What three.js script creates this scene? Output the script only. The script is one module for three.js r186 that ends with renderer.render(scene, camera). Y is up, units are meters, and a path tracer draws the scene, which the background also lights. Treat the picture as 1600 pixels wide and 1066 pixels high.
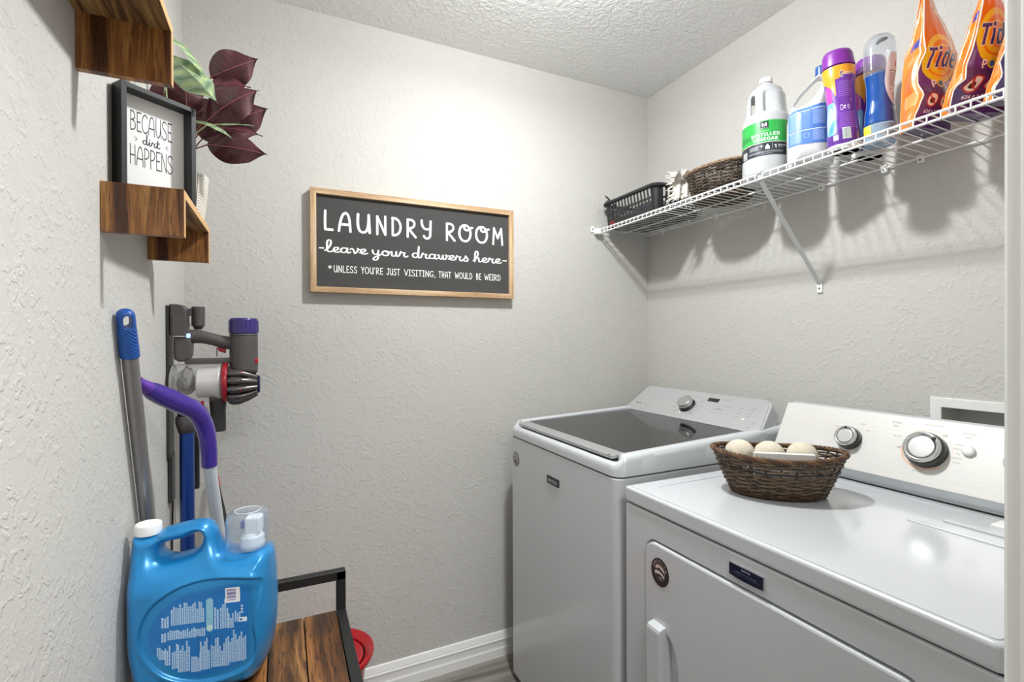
import * as THREE from 'three';
import { RoundedBoxGeometry } from 'three/addons/geometries/RoundedBoxGeometry.js';
import { RectAreaLightUniformsLib } from 'three/addons/lights/RectAreaLightUniformsLib.js';
import { mergeGeometries as joinAll, toCreasedNormals } from 'three/addons/utils/BufferGeometryUtils.js';

// ---------------------------------------------------------------- camera, light, exposure
const scene = new THREE.Scene();
scene.background = new THREE.Color(0x000000);
const camera = new THREE.PerspectiveCamera(2 * Math.atan(533 / 761.31) * 180 / Math.PI, 1600 / 1066, 0.02, 30);
camera.position.set(0, 1.297, 0);
camera.rotation.set(-0.004308, -0.439772, -0.003763, 'YXZ');
const renderer = new THREE.WebGLRenderer({ antialias: true });
renderer.toneMapping = THREE.LinearToneMapping;
renderer.toneMappingExposure = 1.03;
renderer.shadowMap.enabled = true;

RectAreaLightUniformsLib.init();
const ROOM_LAMP = 590, DOME_LAMP = 1.6, UNSEEN_HALL_LAMP = 36;      // luminance of the downward faces, candela of the dome's side light
const LAMP_WHITE = new THREE.Color(0.965, 0.992, 1);
function panelLight(x, y, z, w, d, power) {      // a flat lamp that shines straight down
  const l = new THREE.RectAreaLight(LAMP_WHITE, power, w, d);
  l.name = 'unseen_panel_light'; l.position.set(x, y, z); l.rotation.x = -Math.PI / 2; l.castShadow = true; scene.add(l); return l;
}
panelLight(0.66, 2.338, -1.05, 0.085, 0.085, ROOM_LAMP);  // downward part of the ceiling lamp, which is out of view
{ const l = new THREE.PointLight(LAMP_WHITE, DOME_LAMP, 0, 2); l.name = 'unseen_dome_light'; l.position.set(0.66, 2.378, -1.05); l.castShadow = true; l.shadow.radius = 1.2; scene.add(l); }  // side light of the same unseen lamp, brightens the upper walls
panelLight(0.42, 2.4195, 0.5, 0.6, 0.6, UNSEEN_HALL_LAMP);  // unseen hallway panel, placed to light the lower half of the room

// ---------------------------------------------------------------- helpers
const V = (x, y, z = 0) => new THREE.Vector3(x, y, z);
const PI = Math.PI, clamp = (x, a = 0, b = 1) => Math.min(b, Math.max(a, x)), lerp = (a, b, t) => a + (b - a) * t;
const smooth = (x, a, b) => { const t = clamp((x - a) / (b - a)); return t * t * (3 - 2 * t); };
function rng(seed) { let s = seed >>> 0; return () => { s = (s + 0x6d2b79f5) | 0; let t = Math.imul(s ^ (s >>> 15), 1 | s); t = (t + Math.imul(t ^ (t >>> 7), 61 | t)) ^ t; return ((t ^ (t >>> 14)) >>> 0) / 4294967296; }; }
const hash = (x, y, s) => { let h = (x * 374761393 + y * 668265263 + s * 1442695041) | 0; h = Math.imul(h ^ (h >>> 13), 1274126177); h ^= h >>> 16; return (h >>> 0) / 4294967296; };
function vnoise(x, y, px, py, s) {          // value noise with periods px, py
  const ix = Math.floor(x), iy = Math.floor(y), fx = x - ix, fy = y - iy, m = (a, p) => ((a % p) + p) % p;
  const u = fx * fx * (3 - 2 * fx), v = fy * fy * (3 - 2 * fy);
  const a = hash(m(ix, px), m(iy, py), s), b = hash(m(ix + 1, px), m(iy, py), s), c = hash(m(ix, px), m(iy + 1, py), s), d = hash(m(ix + 1, px), m(iy + 1, py), s);
  return lerp(lerp(a, b, u), lerp(c, d, u), v);
}
function fbm(u, v, fx, fy, oct, s) { let t = 0, a = 0.5, n = 0; for (let i = 0; i < oct; i++) { t += a * vnoise(u * fx, v * fy, fx, fy, s + i * 17); n += a; a *= 0.5; fx *= 2; fy *= 2; } return t / n; }

const used = new Set();
function numbered(n) { let m = n, k = 0; while (used.has(m)) m = n + '_' + String(++k).padStart(3, '0'); used.add(m); return m; }
function mesh(name, geo, mat, parent) { const m = new THREE.Mesh(geo, mat); m.name = name; m.castShadow = m.receiveShadow = true; if (parent) parent.add(m); return m; }
function thing(name, label, category, p = [0, 0, 0], turn = 0, group) {
  const o = new THREE.Group(); o.name = numbered(name); o.position.set(...p); o.rotation.y = turn; o.userData = { label, category };
  if (group) o.userData.group = group; scene.add(o); return o;
}
function struct(name, geo, mat) { const m = mesh(numbered(name), geo, mat, scene); m.userData.kind = 'structure'; return m; }
function structGroup(name) { const o = new THREE.Group(); o.name = numbered(name); o.userData.kind = 'structure'; scene.add(o); return o; }

function mergeGeometries(list) {              // join, whatever mix of indexed and plain geometries
  const l = list.map((g) => (g.index ? g.toNonIndexed() : g)), uv = l.every((g) => g.attributes.uv);
  for (const g of l) for (const k of Object.keys(g.attributes)) if (k !== 'position' && k !== 'normal' && !(uv && k === 'uv')) g.deleteAttribute(k);
  return joinAll(l);
}
// uv in metres from the dominant axis of each face
function boxUV(g, rot = false) {
  if (g.index) g = g.toNonIndexed();
  const p = g.attributes.position, uv = new Float32Array(p.count * 2), a = V(0, 0), b = V(0, 0), c = V(0, 0), n = V(0, 0);
  for (let i = 0; i < p.count; i += 3) {
    a.fromBufferAttribute(p, i); b.fromBufferAttribute(p, i + 1); c.fromBufferAttribute(p, i + 2);
    n.copy(b).sub(a).cross(c.clone().sub(a)); const ax = Math.abs(n.x), ay = Math.abs(n.y), az = Math.abs(n.z);
    [a, b, c].forEach((q, k) => { let s, t; if (ax >= ay && ax >= az) { s = q.z; t = q.y; } else if (ay >= az) { s = q.x; t = q.z; } else { s = q.x; t = q.y; } uv[(i + k) * 2] = rot ? t : s; uv[(i + k) * 2 + 1] = rot ? s : t; });
  }
  g.setAttribute('uv', new THREE.BufferAttribute(uv, 2)); return g;
}
const box = (w, h, d, x = 0, y = 0, z = 0) => new THREE.BoxGeometry(w, h, d).translate(x, y, z);
const span = (x0, x1, y0, y1, z0, z1) => box(x1 - x0, y1 - y0, z1 - z0, (x0 + x1) / 2, (y0 + y1) / 2, (z0 + z1) / 2);
const rbox = (w, h, d, r = 0.004, x = 0, y = 0, z = 0, seg = 3) => new RoundedBoxGeometry(w, h, d, seg, r).translate(x, y, z);
const rspan = (x0, x1, y0, y1, z0, z1, r = 0.004, seg = 3) => rbox(Math.abs(x1 - x0), Math.abs(y1 - y0), Math.abs(z1 - z0), r, (x0 + x1) / 2, (y0 + y1) / 2, (z0 + z1) / 2, seg);
const shapeOf = (pts) => new THREE.Shape(pts.map(([x, y]) => new THREE.Vector2(x, y)));
const pathOf = (pts) => new THREE.Path(pts.map(([x, y]) => new THREE.Vector2(x, y)));
function rrect(x0, y0, x1, y1, r, n = 6) {
  const out = [], rs = Array.isArray(r) ? r : [r, r, r, r];
  [[x1, y0, -PI / 2, 1], [x1, y1, 0, 2], [x0, y1, PI / 2, 3], [x0, y0, PI, 0]].forEach(([cx, cy, a0, k]) => {
    const q = rs[k], ox = cx === x0 ? cx + q : cx - q, oy = cy === y0 ? cy + q : cy - q;
    for (let i = 0; i <= n; i++) { const a = a0 + PI / 2 * i / n; out.push([ox + q * Math.cos(a), oy + q * Math.sin(a)]); }
  });
  return out;
}
function extr(shape, depth, bevel = 0, seg = 2, curve = 6) {
  return new THREE.ExtrudeGeometry(shape, { depth: Math.max(1e-5, depth - 2 * bevel), bevelEnabled: bevel > 0, bevelThickness: bevel, bevelSize: bevel, bevelOffset: -bevel, bevelSegments: seg, curveSegments: curve }).translate(0, 0, bevel);
}
function cyl(a, b, r0, r1 = r0, seg = 16) {
  const d = b.clone().sub(a), g = new THREE.CylinderGeometry(r1, r0, d.length(), seg);
  g.applyQuaternion(new THREE.Quaternion().setFromUnitVectors(V(0, 1), d.clone().normalize())); return g.translate((a.x + b.x) / 2, (a.y + b.y) / 2, (a.z + b.z) / 2);
}
const lathe = (pts, seg = 40) => new THREE.LatheGeometry(pts.map(([r, y]) => new THREE.Vector2(r, y)), seg);
const spline = (pts, n, closed = false) => new THREE.CatmullRomCurve3(pts, closed, 'centripetal').getPoints(n);
// tube of changing radius through points, closed at both ends
function tube(pts, radii, radial = 12, flat = 1, upHint = V(0, 1, 0)) {
  const n = pts.length, pos = [], nor = [], uv = [], idx = []; let len = 0, N = null;
  for (let i = 0; i < n; i++) {
    const t = pts[Math.min(n - 1, i + 1)].clone().sub(pts[Math.max(0, i - 1)]).normalize();
    if (!N) { N = Math.abs(t.dot(upHint)) > 0.9 ? V(1, 0, 0) : upHint.clone(); }
    N = N.clone().sub(t.clone().multiplyScalar(N.dot(t))).normalize(); const B = t.clone().cross(N);
    const r = Array.isArray(radii) ? radii[i] : radii; if (i) len += pts[i].distanceTo(pts[i - 1]);
    for (let j = 0; j <= radial; j++) {
      const a = j / radial * 2 * PI, d = N.clone().multiplyScalar(Math.cos(a) * flat).add(B.clone().multiplyScalar(Math.sin(a)));
      const q = pts[i].clone().add(d.clone().multiplyScalar(r)); pos.push(q.x, q.y, q.z); d.normalize(); nor.push(d.x, d.y, d.z); uv.push(j / radial * 0.05, len);
    }
  }
  const w = radial + 1;
  for (let i = 0; i < n - 1; i++) for (let j = 0; j < radial; j++) { const a = i * w + j; idx.push(a, a + 1, a + w, a + 1, a + w + 1, a + w); }
  for (const e of [0, n - 1]) {
    const c = pos.length / 3, t = (e ? pts[n - 1].clone().sub(pts[n - 2]) : pts[0].clone().sub(pts[1])).normalize();
    pos.push(pts[e].x, pts[e].y, pts[e].z); nor.push(t.x, t.y, t.z); uv.push(0, 0);
    for (let j = 0; j <= radial; j++) { const k = (e * w + j) * 3; pos.push(pos[k], pos[k + 1], pos[k + 2]); nor.push(t.x, t.y, t.z); uv.push(0, 0); }
    for (let j = 0; j < radial; j++) e ? idx.push(c, c + 1 + j, c + 2 + j) : idx.push(c, c + 2 + j, c + 1 + j);
  }
  // wind outwards
  const g = new THREE.BufferGeometry();
  g.setAttribute('position', new THREE.Float32BufferAttribute(pos, 3)); g.setAttribute('normal', new THREE.Float32BufferAttribute(nor, 3)); g.setAttribute('uv', new THREE.Float32BufferAttribute(uv, 2)); g.setIndex(idx);
  return orient(g);
}
// turn triangles so that they agree with the stored normals
function orient(g) {
  const p = g.attributes.position, n = g.attributes.normal, id = g.index.array, a = V(0, 0), b = V(0, 0), c = V(0, 0), m = V(0, 0);
  for (let i = 0; i < id.length; i += 3) {
    a.fromBufferAttribute(p, id[i]); b.fromBufferAttribute(p, id[i + 1]); c.fromBufferAttribute(p, id[i + 2]); m.set(n.getX(id[i]) + n.getX(id[i + 1]) + n.getX(id[i + 2]), n.getY(id[i]) + n.getY(id[i + 1]) + n.getY(id[i + 2]), n.getZ(id[i]) + n.getZ(id[i + 1]) + n.getZ(id[i + 2]));
    if (b.sub(a).cross(c.sub(a)).dot(m) < 0) { const t = id[i + 1]; id[i + 1] = id[i + 2]; id[i + 2] = t; }
  }
  return g;
}
// grid surface from a function (u, v) -> Vector3
function grid(f, nu, nv, flip = false) {
  const pos = [], uv = [], idx = [];
  for (let j = 0; j <= nv; j++) for (let i = 0; i <= nu; i++) { const q = f(i / nu, j / nv); pos.push(q.x, q.y, q.z); uv.push(i / nu, j / nv); }
  for (let j = 0; j < nv; j++) for (let i = 0; i < nu; i++) { const a = j * (nu + 1) + i, b = a + 1, c = a + nu + 1, d = c + 1; flip ? idx.push(a, c, b, b, c, d) : idx.push(a, b, c, b, d, c); }
  const g = new THREE.BufferGeometry(); g.setAttribute('position', new THREE.Float32BufferAttribute(pos, 3)); g.setAttribute('uv', new THREE.Float32BufferAttribute(uv, 2)); g.setIndex(idx); g.computeVertexNormals(); return g;
}
// smooth closed surface where f < 0, by surface nets
function nets(f, lo, hi, h) {
  const n = [0, 1, 2].map((k) => Math.ceil((hi[k] - lo[k]) / h) + 1), F = new Float32Array(n[0] * n[1] * n[2]), at = (i, j, k) => (k * n[1] + j) * n[0] + i;
  for (let k = 0; k < n[2]; k++) for (let j = 0; j < n[1]; j++) for (let i = 0; i < n[0]; i++) F[at(i, j, k)] = f(lo[0] + i * h, lo[1] + j * h, lo[2] + k * h);
  const id = new Int32Array(F.length).fill(-1), pos = [], idx = [];
  for (let k = 0; k < n[2] - 1; k++) for (let j = 0; j < n[1] - 1; j++) for (let i = 0; i < n[0] - 1; i++) {
    let s = 0, x = 0, y = 0, z = 0, c = 0; const v = [];
    for (let q = 0; q < 8; q++) { const w = F[at(i + (q & 1), j + ((q >> 1) & 1), k + (q >> 2))]; v.push(w); if (w < 0) s++; }
    if (s === 0 || s === 8) continue;
    for (let q = 0; q < 8; q++) for (const b of [1, 2, 4]) if (!(q & b) && (v[q] < 0) !== (v[q | b] < 0)) {
      const t = v[q] / (v[q] - v[q | b]); x += (q & 1) + (b === 1 ? t : 0); y += ((q >> 1) & 1) + (b === 2 ? t : 0); z += (q >> 2) + (b === 4 ? t : 0); c++;
    }
    id[at(i, j, k)] = pos.length / 3; pos.push(lo[0] + (i + x / c) * h, lo[1] + (j + y / c) * h, lo[2] + (k + z / c) * h);
  }
  const quad = (a, b, c, d, neg) => { if (a < 0 || b < 0 || c < 0 || d < 0) return; neg ? idx.push(a, b, c, a, c, d) : idx.push(a, c, b, a, d, c); };
  for (let k = 1; k < n[2] - 1; k++) for (let j = 1; j < n[1] - 1; j++) for (let i = 1; i < n[0] - 1; i++) {
    const w = F[at(i, j, k)] < 0;
    if (w !== F[at(i + 1, j, k)] < 0) quad(id[at(i, j - 1, k - 1)], id[at(i, j, k - 1)], id[at(i, j, k)], id[at(i, j - 1, k)], w);
    if (w !== F[at(i, j + 1, k)] < 0) quad(id[at(i - 1, j, k - 1)], id[at(i - 1, j, k)], id[at(i, j, k)], id[at(i, j, k - 1)], w);
    if (w !== F[at(i, j, k + 1)] < 0) quad(id[at(i - 1, j - 1, k)], id[at(i, j - 1, k)], id[at(i, j, k)], id[at(i - 1, j, k)], w);
  }
  const nor = [], e = h * 0.6;
  for (let i = 0; i < pos.length; i += 3) { const [x, y, z] = [pos[i], pos[i + 1], pos[i + 2]], q = V(f(x + e, y, z) - f(x - e, y, z), f(x, y + e, z) - f(x, y - e, z), f(x, y, z + e) - f(x, y, z - e)).normalize(); nor.push(q.x, q.y, q.z); }
  const g = new THREE.BufferGeometry(); g.setAttribute('position', new THREE.Float32BufferAttribute(pos, 3)); g.setAttribute('normal', new THREE.Float32BufferAttribute(nor, 3)); g.setIndex(idx);
  return orient(g);
}
const smin = (a, b, k) => { const h = clamp(0.5 + 0.5 * (b - a) / k); return lerp(b, a, h) - k * h * (1 - h); };
const smax = (a, b, k) => -smin(-a, -b, k);
function polyDist(poly) {                    // signed distance to a polygon, positive inside
  return (x, y) => {
    let d = 1e9, ins = false;
    for (let i = 0, j = poly.length - 1; i < poly.length; j = i++) {
      const [ax, ay] = poly[j], [bx, by] = poly[i], ex = bx - ax, ey = by - ay, t = clamp(((x - ax) * ex + (y - ay) * ey) / (ex * ex + ey * ey + 1e-12));
      d = Math.min(d, (x - ax - ex * t) ** 2 + (y - ay - ey * t) ** 2); if ((ay > y) !== (by > y) && x < (bx - ax) * (y - ay) / (by - ay) + ax) ins = !ins;
    }
    return (ins ? 1 : -1) * Math.sqrt(d);
  };
}
const smoothPoly = (pts, n) => spline(pts.map(([x, y]) => V(x, y, 0)), n, true).slice(0, -1).map((p) => [p.x, p.y]);
const mm = (list) => list.map(([x, y]) => [x / 1000, y / 1000]);

// ---------------------------------------------------------------- textures and materials
function tex(w, h, f, color = true, wrap = THREE.RepeatWrapping) {
  const d = new Uint8Array(w * h * 4);
  for (let y = 0; y < h; y++) for (let x = 0; x < w; x++) { const c = f(x / w, y / h); const o = (y * w + x) * 4; if (typeof c === 'number') { d[o] = d[o + 1] = d[o + 2] = clamp(c) * 255; } else { d[o] = clamp(c[0], 0, 255); d[o + 1] = clamp(c[1], 0, 255); d[o + 2] = clamp(c[2], 0, 255); } d[o + 3] = 255; }
  const t = new THREE.DataTexture(d, w, h, THREE.RGBAFormat); t.wrapS = t.wrapT = wrap; t.magFilter = THREE.LinearFilter; t.minFilter = THREE.LinearMipmapLinearFilter; t.generateMipmaps = true; if (color) t.colorSpace = THREE.SRGBColorSpace; t.needsUpdate = true; return t;
}
function rep(t, u, v = u, turn = 0) { const c = t.clone(); c.repeat.set(u, v); c.rotation = turn; c.needsUpdate = true; return c; }
function canvas(w, h, draw) {
  const c = document.createElement('canvas'); c.width = w; c.height = h; const g = c.getContext('2d'); draw(g, w, h);
  const t = new THREE.CanvasTexture(c); t.colorSpace = THREE.SRGBColorSpace; t.anisotropy = 8; return t;
}
const std = (color, roughness = 0.6, metalness = 0, extra = {}) => new THREE.MeshStandardMaterial({ color, roughness, metalness, ...extra });
const phys = (color, roughness = 0.4, metalness = 0, extra = {}) => new THREE.MeshPhysicalMaterial({ color, roughness, metalness, ...extra });

// knock-down plaster: flattened ridges and specks, one tile is 0.7 m
const plasterBump = tex(1024, 1024, (u, v) => {
  const wx = fbm(u, v, 40, 40, 2, 5) * 0.02, wy = fbm(u, v, 40, 40, 2, 9) * 0.02;
  const a = fbm(u + wx, v + wy, 62, 62, 3, 21), b = fbm(u, v, 180, 180, 2, 33), c = fbm(u + wy, v, 20, 20, 2, 51);
  return 0.62 * smooth(a, 0.5, 0.66) * (0.35 + 0.65 * smooth(c, 0.35, 0.6)) + 0.22 * b + 0.1 * c;
}, false);
const ceilingBump = tex(1024, 1024, (u, v) => { const a = fbm(u, v, 48, 48, 3, 71), b = fbm(u, v, 150, 150, 2, 77); return 0.7 * smooth(a, 0.42, 0.62) + 0.3 * b; }, false);
const M = {};
M.wall = std(0xc8c6c1, 0.82, 0, { bumpMap: rep(plasterBump, 1 / 0.55), bumpScale: 0.0011 });
M.ceiling = std(0xeeeeed, 0.9, 0, { bumpMap: rep(ceilingBump, 1 / 0.55), bumpScale: 0.0022 });
M.trim = std(0xeeeeec, 0.35);
M.trimHall = std(0xe8e4e0, 0.45);
function wood(seed, cols, w, h, fx, fy, streak) {      // grain runs along u
  const [c0, c1, c2] = cols.map((c) => new THREE.Color(c).convertLinearToSRGB().toArray().map((q) => q * 255));
  return tex(w, h, (u, v) => {
    const wob = fbm(u, v, 3, 6, 2, seed) * 0.12, a = fbm(u, v + wob, fx, fy, 4, seed + 3), f = fbm(u, v, fx * 8, fy * 8, 2, seed + 40), big = fbm(u, v, 2, 5, 3, seed + 60);
    const t = clamp(0.5 + (a - 0.5) * 2.2 + (big - 0.5) * 1.1), s = 1 - streak * smooth(f, 0.55, 0.75);
    return [0, 1, 2].map((k) => (t < 0.5 ? lerp(c0[k], c1[k], t * 2) : lerp(c1[k], c2[k], t * 2 - 1)) * s);
  });
}
const tWalnut = wood(11, [0x4e2d16, 0x86542a, 0xb48046], 512, 512, 2, 22, 0.28);
const tWalnutDull = wood(311, [0x5a3f29, 0x8c6840, 0xb6915e], 512, 512, 2, 26, 0.25);
const tRustic = wood(23, [0x3a2516, 0x6e4a2a, 0xa47746], 512, 512, 3, 14, 0.35);
const tPine = wood(37, [0xa98560, 0xc4a27c, 0xd4b896], 512, 256, 2, 10, 0.12);
const tVinyl = wood(49, [0x6f6862, 0x86807a, 0x9c9690], 512, 512, 3, 16, 0.12);
M.walnut = std(0xffffff, 0.42, 0, { map: rep(tWalnut, 2.2, 5) });
M.walnutDull = std(0xffffff, 0.5, 0, { map: rep(tWalnutDull, 2.2, 6) });
M.walnutEdge = std(0xd9ad78, 0.55);
M.rustic = [0, 1, 2].map((k) => { const t = rep(tRustic, 1.4, 3.4); t.offset.set(0.31 * k, 0.37 * k); return std([0xffffff, 0xf3e6d8, 0xe6d2bd][k], 0.4, 0, { map: t, bumpMap: t, bumpScale: 0.0006 }); });
M.pine = std(0xffffff, 0.6, 0, { map: rep(tPine, 2, 8) });
M.vinyl = [0, 1, 2].map((k) => { const t = rep(tVinyl, 0.9, 3); t.offset.set(0.27 * k, 0.41 * k); return std([0xffffff, 0xf1f0ee, 0xe4e2df][k], 0.42, 0, { map: t }); });
M.black = std(0x1b1b1c, 0.42);
M.enamel = phys(0xcccfd2, 0.28, 0, { clearcoat: 0.6, clearcoatRoughness: 0.12 });
M.wire = phys(0xf0f0ee, 0.3, 0, { clearcoat: 0.4, clearcoatRoughness: 0.2 });
M.whitePlastic = std(0xf1f1ee, 0.4);
M.chrome = std(0xd6d6d6, 0.14, 1);
M.darkGap = std(0x2a2a2c, 0.7);

// ---------------------------------------------------------------- the room
const XL = -0.281, XR = 1.579, ZB = -1.83, ZF = -0.2, ZH = -0.08, CEIL = 2.44;
const extrX = (shape, x0, t, bevel = 0) => extr(shape, t, bevel).rotateY(PI / 2).translate(x0, 0, 0);   // shape drawn in (depth, height), depth = -z
const extrY = (shape, y0, t, bevel = 0, seg = 2) => extr(shape, t, bevel, seg).rotateX(PI / 2).translate(0, y0 + t, 0);       // shape drawn in (x, z)
{
  struct('wall_left', boxUV(span(XL - 0.1, XL, 0, CEIL, ZB - 0.1, ZH)), M.wall);
  struct('wall_back', boxUV(span(XL, XR, 0, CEIL, ZB - 0.1, ZB)), M.wall);
  const right = shapeOf([[0.08, 0], [1.93, 0], [1.93, CEIL], [0.08, CEIL]]); right.holes.push(pathOf([[0.462, 0.948], [0.462, 1.118], [0.688, 1.118], [0.688, 0.948]]));
  struct('wall_right', boxUV(extrX(right, XR, 0.1)), M.wall);
  struct('wall_front', boxUV(mergeGeometries([span(XL, -0.212, 0, CEIL, ZF, ZH), span(0.612, XR, 0, CEIL, ZF, ZH), span(-0.212, 0.612, 2.06, CEIL, ZF, ZH)])), M.wall);
  struct('ceiling', boxUV(span(-1.2, 2.3, CEIL, CEIL + 0.1, ZB - 0.1, 2.2)), M.ceiling);
  // floor of vinyl planks that run along the back wall
  const fl = structGroup('floor'); mesh('subfloor', span(-1.2, 2.3, -0.1, -0.006, ZB - 0.1, 2.2), M.darkGap, fl);
  const R = rng(12), geos = {};
  for (let r = 0; r < 22; r++) {
    const z0 = ZB + r * 0.181, n = 1.22; let x = -1.05 - R() * 1.1;
    for (; x < 2.0; x += n) {
      const a = Math.max(x, -1.1), b = Math.min(x + n, 2.2); if (z0 < ZH && (b < XL || a > XR)) continue;
      const k = (b - a).toFixed(3); geos[k] = geos[k] || boxUV(rbox(b - a - 0.001, 0.006, 0.18, 0.0012, 0, 0, 0, 1));
      mesh('plank', geos[k], M.vinyl[Math.floor(R() * 3)], fl).position.set((a + b) / 2, -0.003, z0 + 0.0905);
    }
  }
  // baseboards: moulded profile in (thickness, height)
  const prof = [[0, 0], [0.0155, 0], [0.0155, 0.034], [0.0135, 0.038], [0.0125, 0.043], [0.0125, 0.062], [0.0145, 0.066], [0.0145, 0.071], [0.011, 0.0725], [0.011, 0.077], [0.0095, 0.081], [0.007, 0.089], [0.0045, 0.096], [0.002, 0.0985], [0, 0.0985]];
  const bb = (len) => new THREE.ExtrudeGeometry(shapeOf(prof), { depth: len, bevelEnabled: false });
  struct('baseboard_back', bb(XR - XL).rotateY(-PI / 2).translate(XR, 0, ZB).applyMatrix4(new THREE.Matrix4()), M.trim);
  struct('baseboard_left', bb(ZF - ZB - 0.016).translate(XL, 0, ZB + 0.016), M.trim);
  struct('baseboard_right', bb(ZF - ZB - 0.016).rotateY(PI).translate(XR, 0, ZF), M.trim);
  // doorway: jambs and casing (profile in x, z)
  const cas = [[0.600, -0.2], [0.600, -0.2105], [0.6015, -0.2130], [0.606, -0.2138], [0.614, -0.2138], [0.620, -0.2160], [0.640, -0.2185], [0.652, -0.2190], [0.656, -0.2165], [0.656, -0.2]];
  const tr = structGroup('trim_1');
  mesh('casing_side', extrY(shapeOf(cas), 0, 2.115), M.trim, tr);
  mesh('casing_side', extrY(shapeOf(cas.map(([x, z]) => [0.4 - x, z]).reverse()), 0, 2.115), M.trim, tr);
  mesh('casing_head', rspan(-0.256, 0.656, 2.048, 2.115, -0.2165, -0.2, 0.003), M.trim, tr);
  mesh('jamb_side', rspan(0.594, 0.612, 0, 2.06, -0.2, -0.079, 0.002), M.trimHall, tr);
  mesh('jamb_side', rspan(-0.212, -0.194, 0, 2.06, -0.2, -0.079, 0.002), M.trimHall, tr);
  mesh('jamb_head', rspan(-0.194, 0.594, 2.042, 2.06, -0.2, -0.079, 0.002), M.trimHall, tr);
  // hallway behind the camera
  struct('wall_hall_left', boxUV(span(-1.2, -1.1, 0, CEIL, -0.2, 2.2)), M.wall);
  struct('wall_hall_right', boxUV(span(2.2, 2.3, 0, CEIL, -0.2, 2.2)), M.wall);
  struct('wall_hall_back', boxUV(span(-1.1, 2.2, 0, CEIL, 2.1, 2.2)), M.wall);
  struct('wall_hall_front', boxUV(mergeGeometries([span(-1.1, XL - 0.1, 0, CEIL, -0.2, ZH), span(XR + 0.1, 2.2, 0, CEIL, -0.2, ZH)])), M.wall);
}
// ceiling lamps (outside the frame); the hall panel is placed to light the lower walls
{
  const glow = std(0xffffff, 0.5, 0, { emissive: 0xfff4e4, emissiveIntensity: 5 });
  const t = thing('unseen_ceiling_light', 'small round unseen lamp on the laundry room ceiling', 'lamp', [0.66, CEIL, -1.05]);
  mesh('mounting_plate', lathe([[0.0, -0.03], [0.056, -0.03], [0.064, -0.024], [0.066, 0], [0, 0]], 48), M.whitePlastic, t); mesh('glass_dome', lathe([[0.052, -0.03], [0.053, -0.055], [0.050, -0.078], [0.041, -0.092], [0.025, -0.098], [0, -0.0995]], 48), glow, t);
  const h = thing('unseen_ceiling_light', 'unseen square panel lamp on the hallway ceiling, placed to light the lower room', 'lamp', [0.42, CEIL, 0.5]);
  mesh('trim_ring', rbox(0.66, 0.014, 0.66, 0.004, 0, -0.007, 0), M.whitePlastic, h); mesh('diffuser', box(0.6, 0.004, 0.6, 0, -0.016, 0), glow, h);
}

// ---------------------------------------------------------------- hand lettering: strokes in a 100-unit box, baseline at y = 100
const CAPS = {
  A: [70, 'M4 100 C10 48 22 2 40 2 C60 2 64 50 66 100 M12 64 L64 64'], B: [58, 'M8 2 L8 100 M8 4 C64 -4 58 48 12 48 C70 46 66 104 8 98'], C: [58, 'M56 16 C40 -10 4 6 4 52 C4 104 44 108 58 84'],
  D: [62, 'M8 2 L8 98 C70 106 74 -4 6 3'], E: [48, 'M46 2 L8 2 L8 98 L48 98 M8 50 L38 50'], G: [60, 'M56 16 C40 -10 4 6 4 52 C4 108 56 106 56 60 L38 60'], H: [58, 'M8 0 L8 100 M52 0 L52 100 M8 52 L52 52'],
  I: [30, 'M15 2 L15 98 M2 2 L28 2 M2 98 L28 98'], J: [44, 'M34 2 L34 74 C34 106 4 104 4 78 M16 2 L44 2'], L: [48, 'M8 0 C6 40 6 80 8 98 L46 98'], M: [80, 'M6 100 L12 2 L40 62 L66 2 L74 100'], N: [62, 'M8 100 L8 2 L56 100 L56 0'],
  O: [66, 'M33 2 C-8 2 -8 98 33 98 C74 98 74 2 33 2'], P: [54, 'M8 2 L8 100 M8 4 C64 -6 62 56 10 56'], R: [60, 'M8 2 L8 100 M8 4 C66 -8 62 54 12 52 L58 100'], S: [54, 'M50 14 C36 -8 2 4 8 28 C14 50 52 50 50 76 C46 106 10 104 2 84'],
  T: [56, 'M28 2 L28 100 M0 3 L56 3'], U: [64, 'M8 0 C6 40 2 98 30 98 C56 98 56 40 56 0 L60 98'], V: [58, 'M2 0 L29 98 L56 0'], W: [84, 'M2 0 L20 98 L42 30 L64 98 L82 0'], Y: [60, 'M6 0 C4 44 30 60 52 40 M54 0 L52 78 C50 108 22 106 18 88'],
  y: [54, 'M2 0 L27 50 L52 0 M27 50 L27 100'], '*': [40, 'M20 4 L20 50 M2 16 L38 38 M38 16 L2 38'], ',': [20, 'M12 90 L6 112'], "'": [16, 'M8 0 L6 22'], ' ': [36, ''], '-': [40, 'M2 52 L38 52'],
  Q: [70, 'M33 2 C-8 2 -8 98 33 98 C74 98 74 2 33 2 C24 14 30 36 48 30 C58 26 62 14 74 14'],
};
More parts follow.
